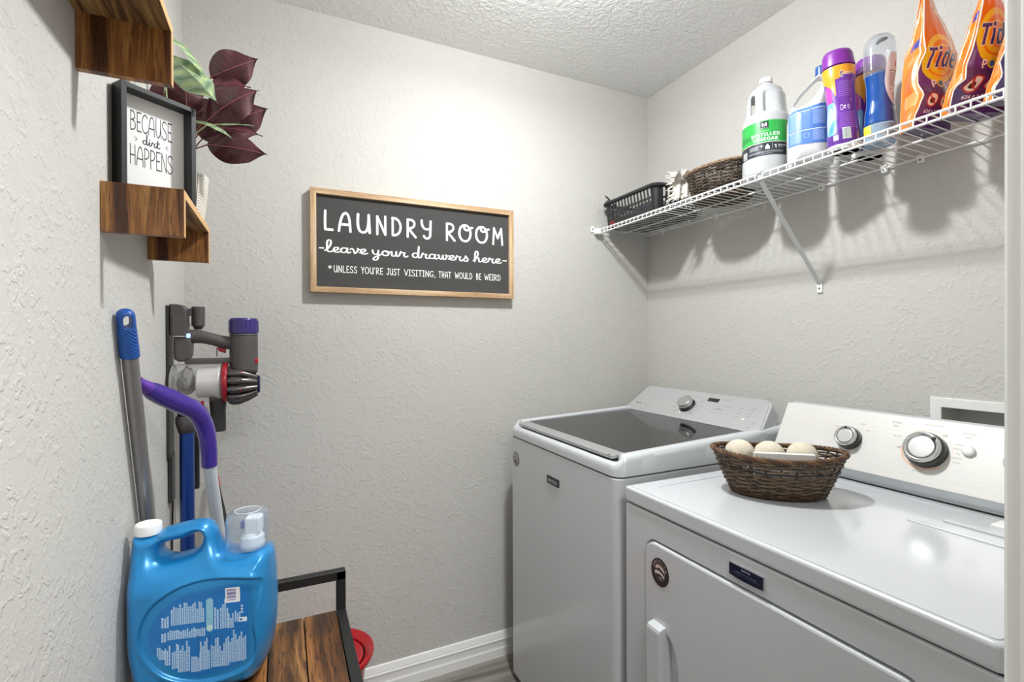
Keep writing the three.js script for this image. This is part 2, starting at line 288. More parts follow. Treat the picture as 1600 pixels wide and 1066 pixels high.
const SCRIPT = {
  l: [32, 'M0 -8 C14 -20 32 -66 24 -88 C18 -100 9 -88 9 -66 L9 -20 C9 2 22 4 32 -8'], e: [34, 'M0 -8 C14 -12 28 -24 25 -35 C21 -44 5 -38 5 -18 C5 4 24 4 34 -8'], a: [44, 'M28 -32 C20 -44 3 -38 3 -18 C3 3 20 5 28 -14 L31 -38 L30 -14 C30 3 38 3 44 -8'],
  v: [42, 'M0 -30 C8 -44 13 -34 15 -20 L20 0 C30 -10 36 -28 33 -41 C35 -32 40 -32 44 -34'], y: [42, 'M2 -38 C2 -12 9 0 18 -4 C26 -8 28 -24 28 -38 L26 22 C24 50 2 48 6 30 C10 14 30 6 42 -8'], o: [40, 'M20 -38 C0 -38 -2 0 18 0 C38 0 36 -38 20 -38 C22 -26 32 -26 42 -32'],
  u: [42, 'M0 -28 C4 -40 8 -36 7 -26 C6 -8 8 1 16 1 C26 1 28 -20 28 -38 L28 -10 C28 3 36 3 42 -8'], r: [38, 'M0 -10 L8 -42 C9 -30 20 -32 26 -34 C20 -16 22 1 30 1 C36 1 36 -4 40 -8'], d: [44, 'M28 -30 C20 -44 3 -38 3 -18 C3 3 20 5 28 -14 L33 -94 L30 -14 C30 3 38 3 44 -8'],
  w: [56, 'M0 -34 C6 -42 7 -30 7 -20 C7 1 20 4 24 -14 L26 -36 L26 -16 C26 4 40 3 44 -16 C46 -28 44 -42 40 -38 C44 -30 52 -32 58 -34'], s: [32, 'M0 -8 C10 -18 16 -34 16 -44 C20 -30 32 -18 26 -5 C22 5 8 3 5 -6'], h: [44, 'M0 -8 C14 -20 30 -64 22 -90 C14 -102 9 -80 9 -60 L7 0 C9 -24 18 -42 26 -36 C32 -30 26 -8 32 -2 C36 2 40 -4 44 -8'],
  i: [22, 'M0 -8 L8 -36 L7 -8 C7 3 17 3 22 -8 M11 -54 L12 -57'], t: [28, 'M0 -8 C8 -20 12 -50 13 -72 L10 -14 C10 3 20 3 28 -8 M0 -44 L26 -50'], ' ': [26, ''], '-': [26, 'M2 -26 L24 -26'],
};
function stroke(g, font, text, x, y, sx, sy, width, gap = 0) {      // y is the baseline (caps: y + 100 sy)
  for (const c of text) { const [w, d] = font[c] || font[' ']; g.save(); g.translate(x, y); g.scale(sx, sy); const p = new Path2D(d); g.lineWidth = width / Math.sqrt(sx * sy); g.lineCap = g.lineJoin = 'round'; g.stroke(p); g.restore(); x += w * sx + gap; }
  return x;
}
function fitStroke(g, font, text, x0, x1, y, sy, width, gap = 0) {   // squeezed or stretched to fill x0..x1
  let w = 0; for (const c of text) w += (font[c] || font[' '])[0]; const sx = (x1 - x0 - gap * (text.length - 1)) / w; stroke(g, font, text, x0, y, sx, sy, width, gap);
}

// ---------------------------------------------------------------- laundry room sign on the back wall
{
  const w = 0.768, h = 0.3587, t = thing('wall_sign', 'charcoal wall sign with white hand lettering in a light wood frame', 'sign', [0.0866 + w / 2, 1.4607 + h / 2, ZB]);
  const k = 2048 / 1000, K = (v) => v * k;
  const print = canvas(2048, 956, (g, W, H) => {
    g.fillStyle = '#434241'; g.fillRect(0, 0, W, H); const R = rng(3);
    for (let i = 0; i < 2600; i++) { g.fillStyle = `rgba(${R() < 0.5 ? '120,118,116' : '45,44,44'},${0.02 + R() * 0.035})`; const s = 20 + R() * 150; g.fillRect(R() * W - s / 2, R() * H, s, 1 + R() * 5); }
    g.strokeStyle = '#f4f4f2';
    const y1 = K(97), s1 = K(85) / 100;
    for (const [c, a, b] of [['L', 58, 96], ['A', 119, 176], ['U', 199, 263], ['N', 288, 336], ['D', 360, 409], ['R', 432, 479], ['Y', 502, 558], ['R', 630, 678], ['Q', 700, 768], ['Q', 791, 859], ['M', 884, 945]]) fitStroke(g, CAPS, c, K(a), K(b), y1, s1, K(11.5));
    const s2 = K(57) / 98, y2 = K(281);
    for (const [wd, a, b] of [['-', 38, 57], ['leave', 62, 248], ['your', 270, 436], ['drawers', 459, 752], ['here', 777, 934], ['-', 943, 965]]) fitStroke(g, SCRIPT, wd, K(a), K(b), y2, s2, K(7));
    for (const [wd, a, b] of [['*', 76, 90], ['UNLESS', 99, 201], ["yOU'RE", 220, 319], ['JUST', 338, 399], ['VISITING,', 421, 576], ['THAT', 593, 656], ['WOULD', 678, 771], ['BE', 792, 819], ['WEIRD', 839, 930]]) fitStroke(g, CAPS, wd, K(a), K(b), K(342), K(30) / 100, K(3.6), K(4));
  });
  mesh('backing', box(w - 0.02, h - 0.02, 0.013, 0, 0, 0.0075), M.darkGap, t);
  const p = new THREE.PlaneGeometry(w - 0.036, h - 0.036), uv = p.attributes.uv; for (let i = 0; i < 4; i++) uv.setXY(i, (uv.getX(i) * (w - 0.036) + 0.018) / w, (uv.getY(i) * (h - 0.036) + 0.018) / h);
  const panel = mesh('panel', mergeGeometries([p.translate(0, 0, 0.0212)]), std(0xffffff, 0.85, 0, { map: print }), t);
  mesh('board', box(w - 0.034, h - 0.034, 0.006, 0, 0, 0.018), M.darkGap, panel);
  const rail = (len, cx, cy, turn) => { const g = extr(shapeOf([[-len / 2, 0], [len / 2, 0], [len / 2 - 0.0195, 0.0195], [-len / 2 + 0.0195, 0.0195]]), 0.034, 0.0012); const m = mesh('frame_rail', boxUV(g), M.pine, t); m.rotation.z = turn; m.position.set(cx, cy, 0); };
  rail(w, 0, -h / 2, 0); rail(w, 0, h / 2, PI); rail(h, w / 2, 0, PI / 2); rail(h, -w / 2, 0, -PI / 2);
}

// ---------------------------------------------------------------- wooden shelves on the left wall
function woodShelf(label, y, z0, D = 0.0865) {          // y: top of the board, z0: its far end
  const L = 0.336, P = 0.1205, t = thing('wooden_shelf', label, 'shelf', [XL, y, z0]);
  const part = (name, g, m) => { const o = mesh(name, boxUV(g, true), m, t); return o; };
  part('top_board', rspan(0, P, -0.0145, 0, 0.0148, L - 0.0148, 0.0012, 1), M.walnutDull);
  part('end_board', rspan(0, P, -D, 0, 0, 0.0145, 0.0012, 1), M.walnut);
  part('end_board', rspan(0, P, -D, 0, L - 0.0145, L, 0.0012, 1), M.walnut);
  part('edge_band', mergeGeometries([span(P, P + 0.0006, -0.0145, -0.0005, 0.0005, L - 0.0005), span(P, P + 0.0006, -D + 0.0005, -0.0145, 0.0005, 0.014), span(P, P + 0.0006, -D + 0.0005, -0.0145, L - 0.014, L - 0.0005)]), M.walnutEdge);
  return t;
}
woodShelf('upper dark wood shelf on the left wall, empty underneath and cut by the top edge', 1.8085, -0.9602, 0.0995);
woodShelf('lower dark wood shelf on the left wall, holding the framed print and plant', 1.570, -1.3865);

// framed print on the lower shelf, turned towards the room
{
  const A = V(-0.2601, 1.57, -1.0905), B = V(-0.1574, 1.57, -1.1714), w = 0.1307, h = 0.196, d = 0.033, turn = Math.atan2(-(B.z - A.z), B.x - A.x);
  const t = thing('picture_frame', 'small black box frame with a white hand-lettered print', 'picture frame', [(A.x + B.x) / 2, 1.5702, (A.z + B.z) / 2], turn);
  const fm = std(0x232325, 0.5, 0, { bumpMap: tPine, bumpScale: 0.0004 });
  const rail = (len, cx, cy, tr) => { const m = mesh('frame_rail', extr(shapeOf([[-len / 2, 0], [len / 2, 0], [len / 2 - 0.009, 0.009], [-len / 2 + 0.009, 0.009]]), d, 0.0006), fm, t); m.rotation.z = tr; m.position.set(cx, cy, -d); };
  rail(w, 0, 0, 0); rail(w, 0, h, PI); rail(h, w / 2, h / 2, PI / 2); rail(h, -w / 2, h / 2, -PI / 2);
  mesh('backing', box(w - 0.016, h - 0.016, 0.003, 0, h / 2, -d + 0.003), M.darkGap, t);
  const pr = canvas(560, 896, (g, W, H) => {
    g.fillStyle = '#fbfbfb'; g.fillRect(0, 0, W, H); g.strokeStyle = '#3c3c3e'; const s = W / 0.1127;     // pixels per metre
    fitStroke(g, CAPS, 'BECAUSE', 0.017 * s, 0.090 * s, 0.029 * s, 0.037 * s / 100, 9, 4);
    fitStroke(g, CAPS, 'HAPPENS', 0.016 * s, 0.091 * s, 0.094 * s, 0.037 * s / 100, 9, 4);
    g.strokeStyle = '#444448'; fitStroke(g, SCRIPT, 'dirt', 0.038 * s, 0.068 * s, 0.087 * s, 0.019 * s / 94, 9.5);
    g.lineWidth = 4; for (const [x, m] of [[0.029, 1], [0.0785, -1]]) for (const a of [-0.8, 0, 0.8]) { g.beginPath(); g.moveTo(x * s, 0.081 * s); g.quadraticCurveTo((x - m * 0.003) * s, (0.081 + a * 0.005) * s, (x - m * 0.006 * Math.cos(a)) * s, (0.081 + a * 0.0055) * s); g.stroke(); }
  });
  mesh('print', new THREE.PlaneGeometry(0.1127, 0.178).translate(0, h / 2, -d + 0.0065), std(0xffffff, 0.8, 0, { map: pr }), t);
}

// artificial plant in a patterned pot behind the frame
{
  const t = thing('potted_plant', 'artificial plant with burgundy and pale green leaves in a striped cream pot', 'plant', [-0.209, 1.5702, -1.322]), o = t.position;
  const pt = canvas(1024, 512, (g, W, H) => {
    g.fillStyle = '#e9e4d8'; g.fillRect(0, 0, W, H); g.strokeStyle = '#3a302b'; g.lineWidth = 5; const n = 8, cw = W / n;
    for (let i = 0; i < n; i++) { g.beginPath(); g.moveTo(i * cw, 10); g.lineTo(i * cw, H - 10); g.stroke(); for (let y = -80; y < H + 80; y += 30) { g.beginPath(); g.moveTo(i * cw + 8, y); g.lineTo((i + 1) * cw - 8, y + (i % 2 ? 44 : -44) * 0.9); g.stroke(); } }
  });
  const pg = lathe([[0, 0], [0.044, 0], [0.047, 0.004], [0.053, 0.06], [0.056, 0.1], [0.0545, 0.1015], [0.051, 0.1], [0.05, 0.085], [0, 0.085]], 48), pgu = pg.attributes.uv, pgp = pg.attributes.position; for (let i = 0; i < pgu.count; i++) pgu.setY(i, pgp.getY(i) / 0.103);
  mesh('pot', pg, std(0xffffff, 0.6, 0, { map: pt }), t);
  const burg = canvas(256, 512, (g, W, H) => { g.fillStyle = '#4e1f26'; g.fillRect(0, 0, W, H); const R = rng(8); for (let i = 0; i < 500; i++) { g.fillStyle = `rgba(${R() < 0.5 ? '120,50,58' : '30,10,16'},0.06)`; g.beginPath(); g.ellipse(R() * W, R() * H, 6 + R() * 30, 4 + R() * 40, R() * 3, 0, 7); g.fill(); } g.strokeStyle = 'rgba(190,110,108,0.5)'; g.lineWidth = 2.5; for (let k = 0; k < 7; k++) for (const s of [-1, 1]) { g.beginPath(); g.moveTo(W / 2, 60 + k * 62); g.quadraticCurveTo(W / 2 + s * 50, 66 + k * 62, W / 2 + s * 105, 110 + k * 62); g.stroke(); } });
  const green = canvas(256, 512, (g, W, H) => { g.fillStyle = '#9cb592'; g.fillRect(0, 0, W, H); const R = rng(9); for (let k = 0; k < 9; k++) for (const s of [-1, 1]) { g.fillStyle = k % 2 ? 'rgba(206,222,140,0.55)' : 'rgba(70,104,70,0.45)'; g.beginPath(); g.ellipse(W / 2 + s * 62, 40 + k * 56, 62, 17, s * 0.5, 0, 7); g.fill(); } for (let i = 0; i < 300; i++) { g.fillStyle = `rgba(${R() < 0.5 ? '220,230,190' : '90,120,88'},0.08)`; g.beginPath(); g.ellipse(R() * W, R() * H, 10 + R() * 20, 6 + R() * 14, R() * 3, 0, 7); g.fill(); } g.strokeStyle = 'rgba(225,235,200,0.8)'; g.lineWidth = 5; g.beginPath(); g.moveTo(W / 2, 0); g.lineTo(W / 2, H); g.stroke(); });
  const mb = phys(0xffffff, 0.36, 0, { map: burg, side: THREE.DoubleSide, clearcoat: 0.35, clearcoatRoughness: 0.3 }), mg = phys(0xffffff, 0.45, 0, { map: green, side: THREE.DoubleSide, transmission: 0.1, thickness: 0 }), vein = std(0xb96a68, 0.5), stemM = std(0x8a4a4c, 0.5), veinG = std(0xc9d6ac, 0.5);
  // leaf(base, tip, half width, facing normal, fold, droop) in world metres
  function leaf(b, e, w, n, m, fold = 0.25, droop = 0.1, shape = 0.9, vm = vein) {
    const B = V(b[0], b[1], -b[2]).sub(o), E = V(e[0], e[1], -e[2]).sub(o), ax = E.clone().sub(B), L = ax.length(), N = V(n[0], n[1], n[2]).normalize(), S = ax.clone().cross(N).normalize(), Nn = S.clone().cross(ax).normalize();
    const mid = (v) => B.clone().add(ax.clone().multiplyScalar(v)).add(Nn.clone().multiplyScalar(droop * L * Math.sin(PI * v)));
    const wid = (v) => { const q = Math.pow(Math.sin(PI * Math.pow(clamp(v / 0.97), shape)), 0.8), tip = v > 0.7 ? 1 - 0.62 * Math.pow((v - 0.7) / 0.3, 1.1) : 1; return w * (q * tip * 1.06 + 0.004); };
    const g = grid((u, v) => { const s = u * 2 - 1; return mid(v).add(S.clone().multiplyScalar(s * wid(v))).add(Nn.clone().multiplyScalar(-fold * Math.abs(s) * wid(v) + 0.10 * w * Math.sin(v * 13 + s * 2.5 + L * 90) * Math.abs(s))); }, 10, 22);
    const lf = mesh('leaf', g, m, t), pts = []; for (let i = 0; i <= 14; i++) pts.push(mid(i / 14 * 0.92).add(Nn.clone().multiplyScalar(0.0006)));
    mesh('midrib', tube(pts, pts.map((_, i) => 0.0011 * (1 - 0.7 * i / 14)), 6), vm, lf); return B;
  }
  const F = [0.15, 0.1, 1], roots = [];
  const burgundy = [
    [[-0.150, 1.915, 1.34], [-0.050, 1.977, 1.33], 0.033, [0.1, -0.25, 1], 0.2, 0.1], [[-0.154, 1.886, 1.33], [-0.066, 1.905, 1.33], 0.02, [0, 0.5, 1], 0.1, 0.1], [[-0.150, 1.789, 1.28], [-0.046, 1.875, 1.27], 0.032, [0.1, 0.2, 1], 0.25, 0.12],
    [[-0.137, 1.789, 1.32], [-0.028, 1.853, 1.31], 0.033, [0.3, 0.0, 1], 0.25, 0.1], [[-0.151, 1.735, 1.28], [-0.029, 1.728, 1.27], 0.028, [0, -0.1, 1], 0.2, 0.12], [[-0.174, 1.768, 1.32], [-0.041, 1.784, 1.31], 0.026, [0, 0.6, 1], 0.25, 0.14],
    [[-0.185, 1.800, 1.33], [-0.130, 1.86, 1.33], 0.026, F, 0.2, 0.05], [[-0.190, 1.795, 1.29], [-0.195, 1.875, 1.24], 0.03, [0.4, 0, 1], 0.2, 0.1], [[-0.178, 1.765, 1.3], [-0.137, 1.815, 1.29], 0.022, F, 0.2, 0.05],
    [[-0.2, 1.80, 1.34], [-0.215, 1.90, 1.36], 0.032, F, 0.2, 0.05], [[-0.205, 1.80, 1.30], [-0.245, 1.87, 1.27], 0.03, F, 0.2, 0.05],
  ];
  for (const [b, e, w, n, f, d] of burgundy) { leaf(b, e, w * 1.18, n, mb, f, d, 0.8); roots.push(b); }
  for (const [b, e, w, n, f, d, s] of [[[-0.213, 1.885, 1.20], [-0.117, 1.782, 1.16], 0.031, [0.25, 0.15, 1], 0.35, 0.05, 0.95], [[-0.212, 1.93, 1.22], [-0.142, 1.838, 1.18], 0.019, [0.9, 0.4, 0.6], 0.3, 0.1, 1], [[-0.170, 1.764, 1.23], [-0.094, 1.732, 1.22], 0.0085, [0.1, 0.9, 0.7], 0.3, 0.14, 0.9], [[-0.15, 1.770, 1.26], [-0.056, 1.783, 1.25], 0.0075, [0, 1, 0.35], 0.2, 0.03, 1]]) { leaf(b, e, w, n, mg, f, d, s, veinG); roots.push(b); }
  roots.forEach((b, i) => { const B = V(b[0], b[1], -b[2]).sub(o), a = i * 2.4, s = V(0.018 * Math.cos(a), 0.084, 0.018 * Math.sin(a)), m = s.clone().lerp(B, 0.55).add(V(-0.01, 0.015, 0)); mesh('stem', tube(spline([s, m, B], 12), 0.0014, 6), i < burgundy.length ? stemM : veinG, t); });
}

// ---------------------------------------------------------------- stick vacuum in its wall dock
{
  const Z = -1.59, X = (a) => a / 1000 - XL, grey = std(0x5a5656, 0.42, 0.25), dark = std(0x3a3838, 0.38, 0.3), red = std(0xb01522, 0.35);
  const side = (pts, half, bevel, r) => extr(shapeOf(pts.map(([x, y]) => [X(x), y / 1000])), half * 2, bevel, 3).translate(0, 0, -half);
  const d = thing('wall_dock', 'dark grey charging dock with hanging black cable on the left wall', 'vacuum dock', [XL, 0, Z]);
  mesh('back_plate', rspan(0, 0.007, 0.98, 1.390, -0.032, 0.032, 0.002), dark, d);
  mesh('charging_head', side([[-273, 1312], [-239, 1312], [-237, 1330], [-236, 1358], [-235, 1378], [-242, 1391], [-256, 1394], [-273, 1394]], 0.027, 0.004), grey, d);
  mesh('cover_panel', side([[-268, 1309], [-236, 1309], [-235, 1340], [-236, 1362], [-268, 1362]], 0.029, 0.002), grey, d);
  mesh('tool_holder', mergeGeometries([cyl(V(X(-216.5), 1.337, -0.038), V(X(-216.5), 1.391, -0.038), 0.0168, 0.0168, 24), cyl(V(X(-216.5), 1.327, -0.038), V(X(-216.5), 1.337, -0.038), 0.009, 0.0145, 24), box(0.02, 0.02, 0.02, X(-240), 1.375, -0.032)]), grey, d);
  mesh('lower_rail', rspan(0.002, 0.011, 0.86, 0.985, -0.02, 0.02, 0.002), dark, d);
  const cab = spline([V(0.004, 0.99, -0.042), V(0.003, 0.9, -0.037), V(0.003, 0.82, -0.029), V(0.003, 0.72, -0.018), V(0.003, 0.6, -0.02), V(0.003, 0.34, -0.03)], 40); mesh('cable', tube(cab, 0.0022, 8), M.black, d);

  const v = thing('stick_vacuum', 'grey stick vacuum with clear bin, purple filter and blue wand', 'vacuum cleaner', [XL, 0, Z]);
  mesh('battery', side([[-265, 1306], [-234, 1306], [-228, 1300], [-224, 1286], [-225, 1258], [-230, 1245], [-240, 1239], [-254, 1238], [-264, 1245], [-266, 1260]], 0.021, 0.006), grey, v);
  mesh('indicator_light', rspan(X(-236), X(-227), 1.303, 1.315, 0.0195, 0.0225, 0.001), std(0xbfd8ff, 0.3, 0, { emissive: 0x9cc4ff, emissiveIntensity: 1.2 }), v);
  const hp = spline([V(X(-232), 1.307), V(X(-205), 1.306), V(X(-177), 1.299), V(X(-150), 1.291), V(X(-118), 1.286)], 24); mesh('handle', tube(hp, hp.map((p, i) => 0.0172 + 0.0012 * Math.cos(i / 24 * 6)), 20, 1.05), grey, v);
  const tg = mesh('trigger', side([[-166, 1277], [-145, 1271], [-146, 1259], [-163, 1266]], 0.006, 0.002), red, v); mesh('trigger_guard', cyl(V(X(-167), 1.276), V(X(-167.5), 1.251), 0.0012, 0.0012, 8), dark, tg);
  mesh('motor_housing', lathe([[0, 1.2], [0.034, 1.2], [0.0362, 1.215], [0.0362, 1.306], [0.0345, 1.3075], [0.0345, 1.309], [0.0365, 1.31], [0.0365, 1.3145], [0, 1.3145]], 48).translate(X(-101), 0, 0), grey, v);
  const fl = mesh('filter_cap', lathe([[0, 1.3145], [0.0352, 1.3145], [0.0365, 1.317], [0.0368, 1.352], [0.0355, 1.358], [0.031, 1.3595], [0, 1.358]], 48).translate(X(-101), 0, 0), phys(0x3a2a86, 0.2, 0, { clearcoat: 0.8, transmission: 0.25, thickness: 0 }), v);
  mesh('filter_rib', mergeGeometries([...Array(24).keys()].map((k) => box(0.0016, 0.034, 0.0016, X(-101) + 0.0369 * Math.cos(k * PI / 12), 1.3345, 0.0369 * Math.sin(k * PI / 12)))), phys(0x2c1e6c, 0.25, 0, { clearcoat: 0.6 }), fl);
  mesh('release_button', rspan(X(-80), X(-64), 1.230, 1.2445, 0.006, 0.022, 0.003), red, v);
  mesh('bin_bar', rspan(X(-242), X(-112), 1.2315, 1.2465, -0.016, 0.016, 0.004), grey, v);
  const ax = (pts, seg = 48) => lathe(pts, seg).rotateZ(-PI / 2).translate(0, 1.178, 0);              // lathe around the bin's axis, (radius, x)
  const bin = mesh('dust_bin', ax([[0.047, X(-270)], [0.053, X(-267)], [0.0545, X(-258)], [0.0545, X(-151)], [0.0535, X(-151)], [0.0535, X(-257)], [0.046, X(-268)]]), phys(0xffffff, 0.04, 0, { transmission: 0.96, thickness: 0, ior: 1.4 }), v);
  mesh('bin_door', ax([[0, X(-273)], [0.049, X(-273)], [0.053, X(-270)], [0.053, X(-266)], [0, X(-266)]]), phys(0xd8d6d4, 0.15, 0, { transmission: 0.6, thickness: 0 }), bin);
  mesh('shroud', ax([[0.0, X(-214)], [0.04, X(-214)], [0.0415, X(-211)], [0.0415, X(-178)], [0.047, X(-164)], [0.051, X(-152)], [0, X(-152)]]), std(0xe2dfdd, 0.35, 0.3), bin);
  const Rd = rng(31); mesh('dust', nets((x, y, z) => { const r = Math.hypot((x - X(-238)) / 0.022, (y - 1.185) / 0.038, z / 0.036); return (r - 0.95 + 0.9 * (fbm(x * 5 + 3, y * 5 + z * 4 + 2, 12, 12, 3, 88) - 0.5)) * 0.02; }, [X(-270), 1.13, -0.05], [X(-212), 1.232, 0.05], 0.003), std(0x77746f, 1), bin);
  mesh('red_ring', ax([[0.04, X(-153)], [0.0555, X(-153)], [0.0575, X(-150)], [0.0575, X(-142)], [0.0555, X(-139)], [0, X(-139)]]), phys(0x9c1426, 0.25, 0, { clearcoat: 0.7 }), v);
  mesh('cyclone_core', ax([[0, X(-140)], [0.045, X(-140)], [0.042, X(-112)], [0.036, X(-85)], [0.028, X(-68)], [0.024, X(-64)], [0, X(-64)]], 32).translate(0, -0.009, 0), dark, v);
  const cm = std(0x6a6664, 0.22, 0.75);
  for (let k = 0; k < 12; k++) { const a = k * PI / 6 + 0.2, P = (x, r) => V(X(x), 1.169 + r * Math.cos(a), r * Math.sin(a)); mesh('cyclone', tube([P(-138, 0.045), P(-128, 0.046), P(-112, 0.0455), P(-106, 0.045), P(-90, 0.039), P(-68, 0.028)], [0.0075, 0.0115, 0.0118, 0.009, 0.0085, 0.006], 12), cm, v); mesh('cyclone_tip', cyl(P(-113, 0.051), P(-104, 0.0535), 0.0045, 0.0025, 10), k % 2 ? red : cm, v); }
  mesh('end_cap', ax([[0, X(-66)], [0.026, X(-66)], [0.024, X(-60)], [0, X(-60)]], 32).translate(0, -0.009, 0), std(0x3b3060, 0.3), v);
  mesh('inlet_pipe', lathe([[0, 1.0415], [0.0185, 1.0415], [0.0195, 1.044], [0.0195, 1.0905], [0.0188, 1.0915], [0.0225, 1.139], [0.0225, 1.15], [0, 1.15]], 32).translate(X(-165.5), 0, 0), dark, v);
  mesh('bin_release', rspan(X(-204), X(-196), 1.100, 1.130, 0.02, 0.03, 0.002), red, v);
  mesh('neck', cyl(V(X(-241), 1.085), V(X(-241), 1.135), 0.02, 0.02, 24), dark, v);
  mesh('wand_collar', lathe([[0, 1.043], [0.0185, 1.043], [0.024, 1.066], [0.0252, 1.07], [0.0252, 1.086], [0.0235, 1.0895], [0, 1.0895]], 32).translate(X(-240.5), 0, 0), grey, v);
  mesh('wand', cyl(V(X(-239.5), 0.22), V(X(-239.5), 1.046), 0.0172, 0.0172, 32), phys(0x1a4394, 0.3, 0.55, { clearcoat: 0.4 }), v);
  mesh('wand_end', rspan(X(-262), X(-217), 0.15, 0.222, -0.022, 0.022, 0.005), grey, v);
  const cr = thing('crevice_tool', 'narrow grey crevice tool clipped behind the blue vacuum wand', 'vacuum tool', [-0.2265, 0.876, -1.632]);
  mesh('nozzle', extr(shapeOf([[-0.006, 0], [0.0095, 0], [0.0105, 0.006], [0.0105, 0.15], [-0.009, 0.15], [-0.009, 0.02]]), 0.016, 0.002).translate(0, 0, -0.008), dark, cr);
  mesh('collar', rbox(0.024, 0.02, 0.02, 0.003, 0.0005, 0.157, 0), grey, cr);
}

// ---------------------------------------------------------------- mop poles in the corner
{
  const top = V(-0.2635, 1.352, -1.119), bot = V(-0.2635, 0.012, -1.588), o = thing('mop_pole', 'grey metal mop pole with a blue hanging grip, leaning on the left wall', 'mop', [bot.x, 0, bot.z]), L = (p) => p.clone().sub(o.position), P = (s) => L(top.clone().lerp(bot, s));
  mesh('pole', cyl(P(0.99), P(0.05), 0.0132, 0.0132, 24), std(0x8a8888, 0.3, 0.55), o);
  const dir = bot.clone().sub(top).normalize(), q = new THREE.Quaternion().setFromUnitVectors(V(0, -1, 0), dir), len = 0.092;
  const hole = (x, y) => Math.hypot(x * 1.0, Math.max(0, Math.abs(y + 0.02) - 0.006)) - 0.0065;                      // hanging hole near the top
  const grip = nets((x, y, z) => { const r = Math.hypot(x, z), w = 0.0158 + 0.001 * smooth(-y, 0.03, 0.09), body = Math.max(smax(r - w, Math.hypot(r, Math.max(0, y + 0.012)) - w, 0.004), -y - len), rib = 0.0005 * Math.sin((y + x * 1.2) * 900) * smooth(-y, 0.032, 0.04) * smooth(len + y, 0.003, 0.02); return smax(body + rib, -hole(x * 0.9 - z * 0.43, y), 0.002); }, [-0.02, -len - 0.003, -0.02], [0.02, 0.01, 0.02], 0.0013);
  mesh('grip', grip.applyQuaternion(q).translate(P(0).x, P(0).y, P(0).z), std(0x174f9c, 0.42), o);
  mesh('pole_foot', cyl(P(0.99), P(1.0), 0.0145, 0.0135, 20), M.black, o);

  const pts = [[-0.2655, 1.2155, 1.21], [-0.256, 1.2, 1.235], [-0.2467, 1.189, 1.25], [-0.2141, 1.1608, 1.29], [-0.1839, 1.1322, 1.33], [-0.1689, 1.0891, 1.36], [-0.1632, 1.0368, 1.375], [-0.1628, 0.9927, 1.385]].map(([x, y, d]) => V(x, y, -d));
  const foot = V(-0.108, 0.03, -1.762), s = thing('floor_mop', 'white mop pole with a curved purple handle behind the blue detergent jug', 'mop', [foot.x, 0, foot.z]), Q = (p) => p.clone().sub(s.position);
  const c = spline(pts, 60).map(Q), rad = c.map((_, i) => { const u = i / 60; return u < 0.45 ? lerp(0.009, 0.0215, smooth(u, 0, 0.40)) : lerp(0.0215, 0.0175, smooth(u, 0.45, 1)); });
  mesh('handle', tube(c.slice(8), rad.slice(8), 24), phys(0x3f2590, 0.22, 0, { clearcoat: 0.7, clearcoatRoughness: 0.1 }), s);
  mesh('handle_tip', tube(c.slice(0, 11), rad.slice(0, 11).map((r, i) => r + 0.0006), 24), phys(0x6d3fb0, 0.35), s);
  mesh('pole', cyl(Q(pts[7]), Q(foot), 0.0142, 0.0142, 28), phys(0xcfd6dc, 0.28, 0.1, { clearcoat: 0.4 }), s);
  mesh('mop_head', rbox(0.11, 0.022, 0.26, 0.008, 0.0, 0.0115, 0.115), M.whitePlastic, s); mesh('swivel', cyl(Q(foot), Q(foot).add(V(0, -0.015, 0.004)), 0.016, 0.014, 16), M.whitePlastic, s);

  const b0 = V(-0.187, 0.842, -1.79), b1 = V(-0.168, 0.67, -1.725), b2 = V(-0.13, 0.02, -1.52), h = thing('broom', 'dark grey tool handle with a red tip, half hidden by the white mop pole', 'broom', [b2.x, 0, b2.z]), H = (p) => p.clone().sub(h.position);
  const hb = spline([b0, b0.clone().lerp(b1, 0.5).add(V(0.004, 0, 0)), b1], 20).map(H);
  mesh('handle', tube(hb.slice(1), hb.slice(1).map((_, i) => lerp(0.006, 0.0165, smooth(i / 19, 0, 0.65))), 14, 0.7), M.darkGap, h);
  mesh('tip', tube([hb[0].clone().add(V(-0.008, 0.038, -0.009)), hb[0].clone().add(V(-0.004, 0.02, -0.005)), hb[1]], [0.003, 0.0052, 0.0062], 12), std(0xb23a26, 0.45), h);
  mesh('stick', cyl(H(b1), H(b2), 0.0125, 0.0125, 16), M.black, h);
}

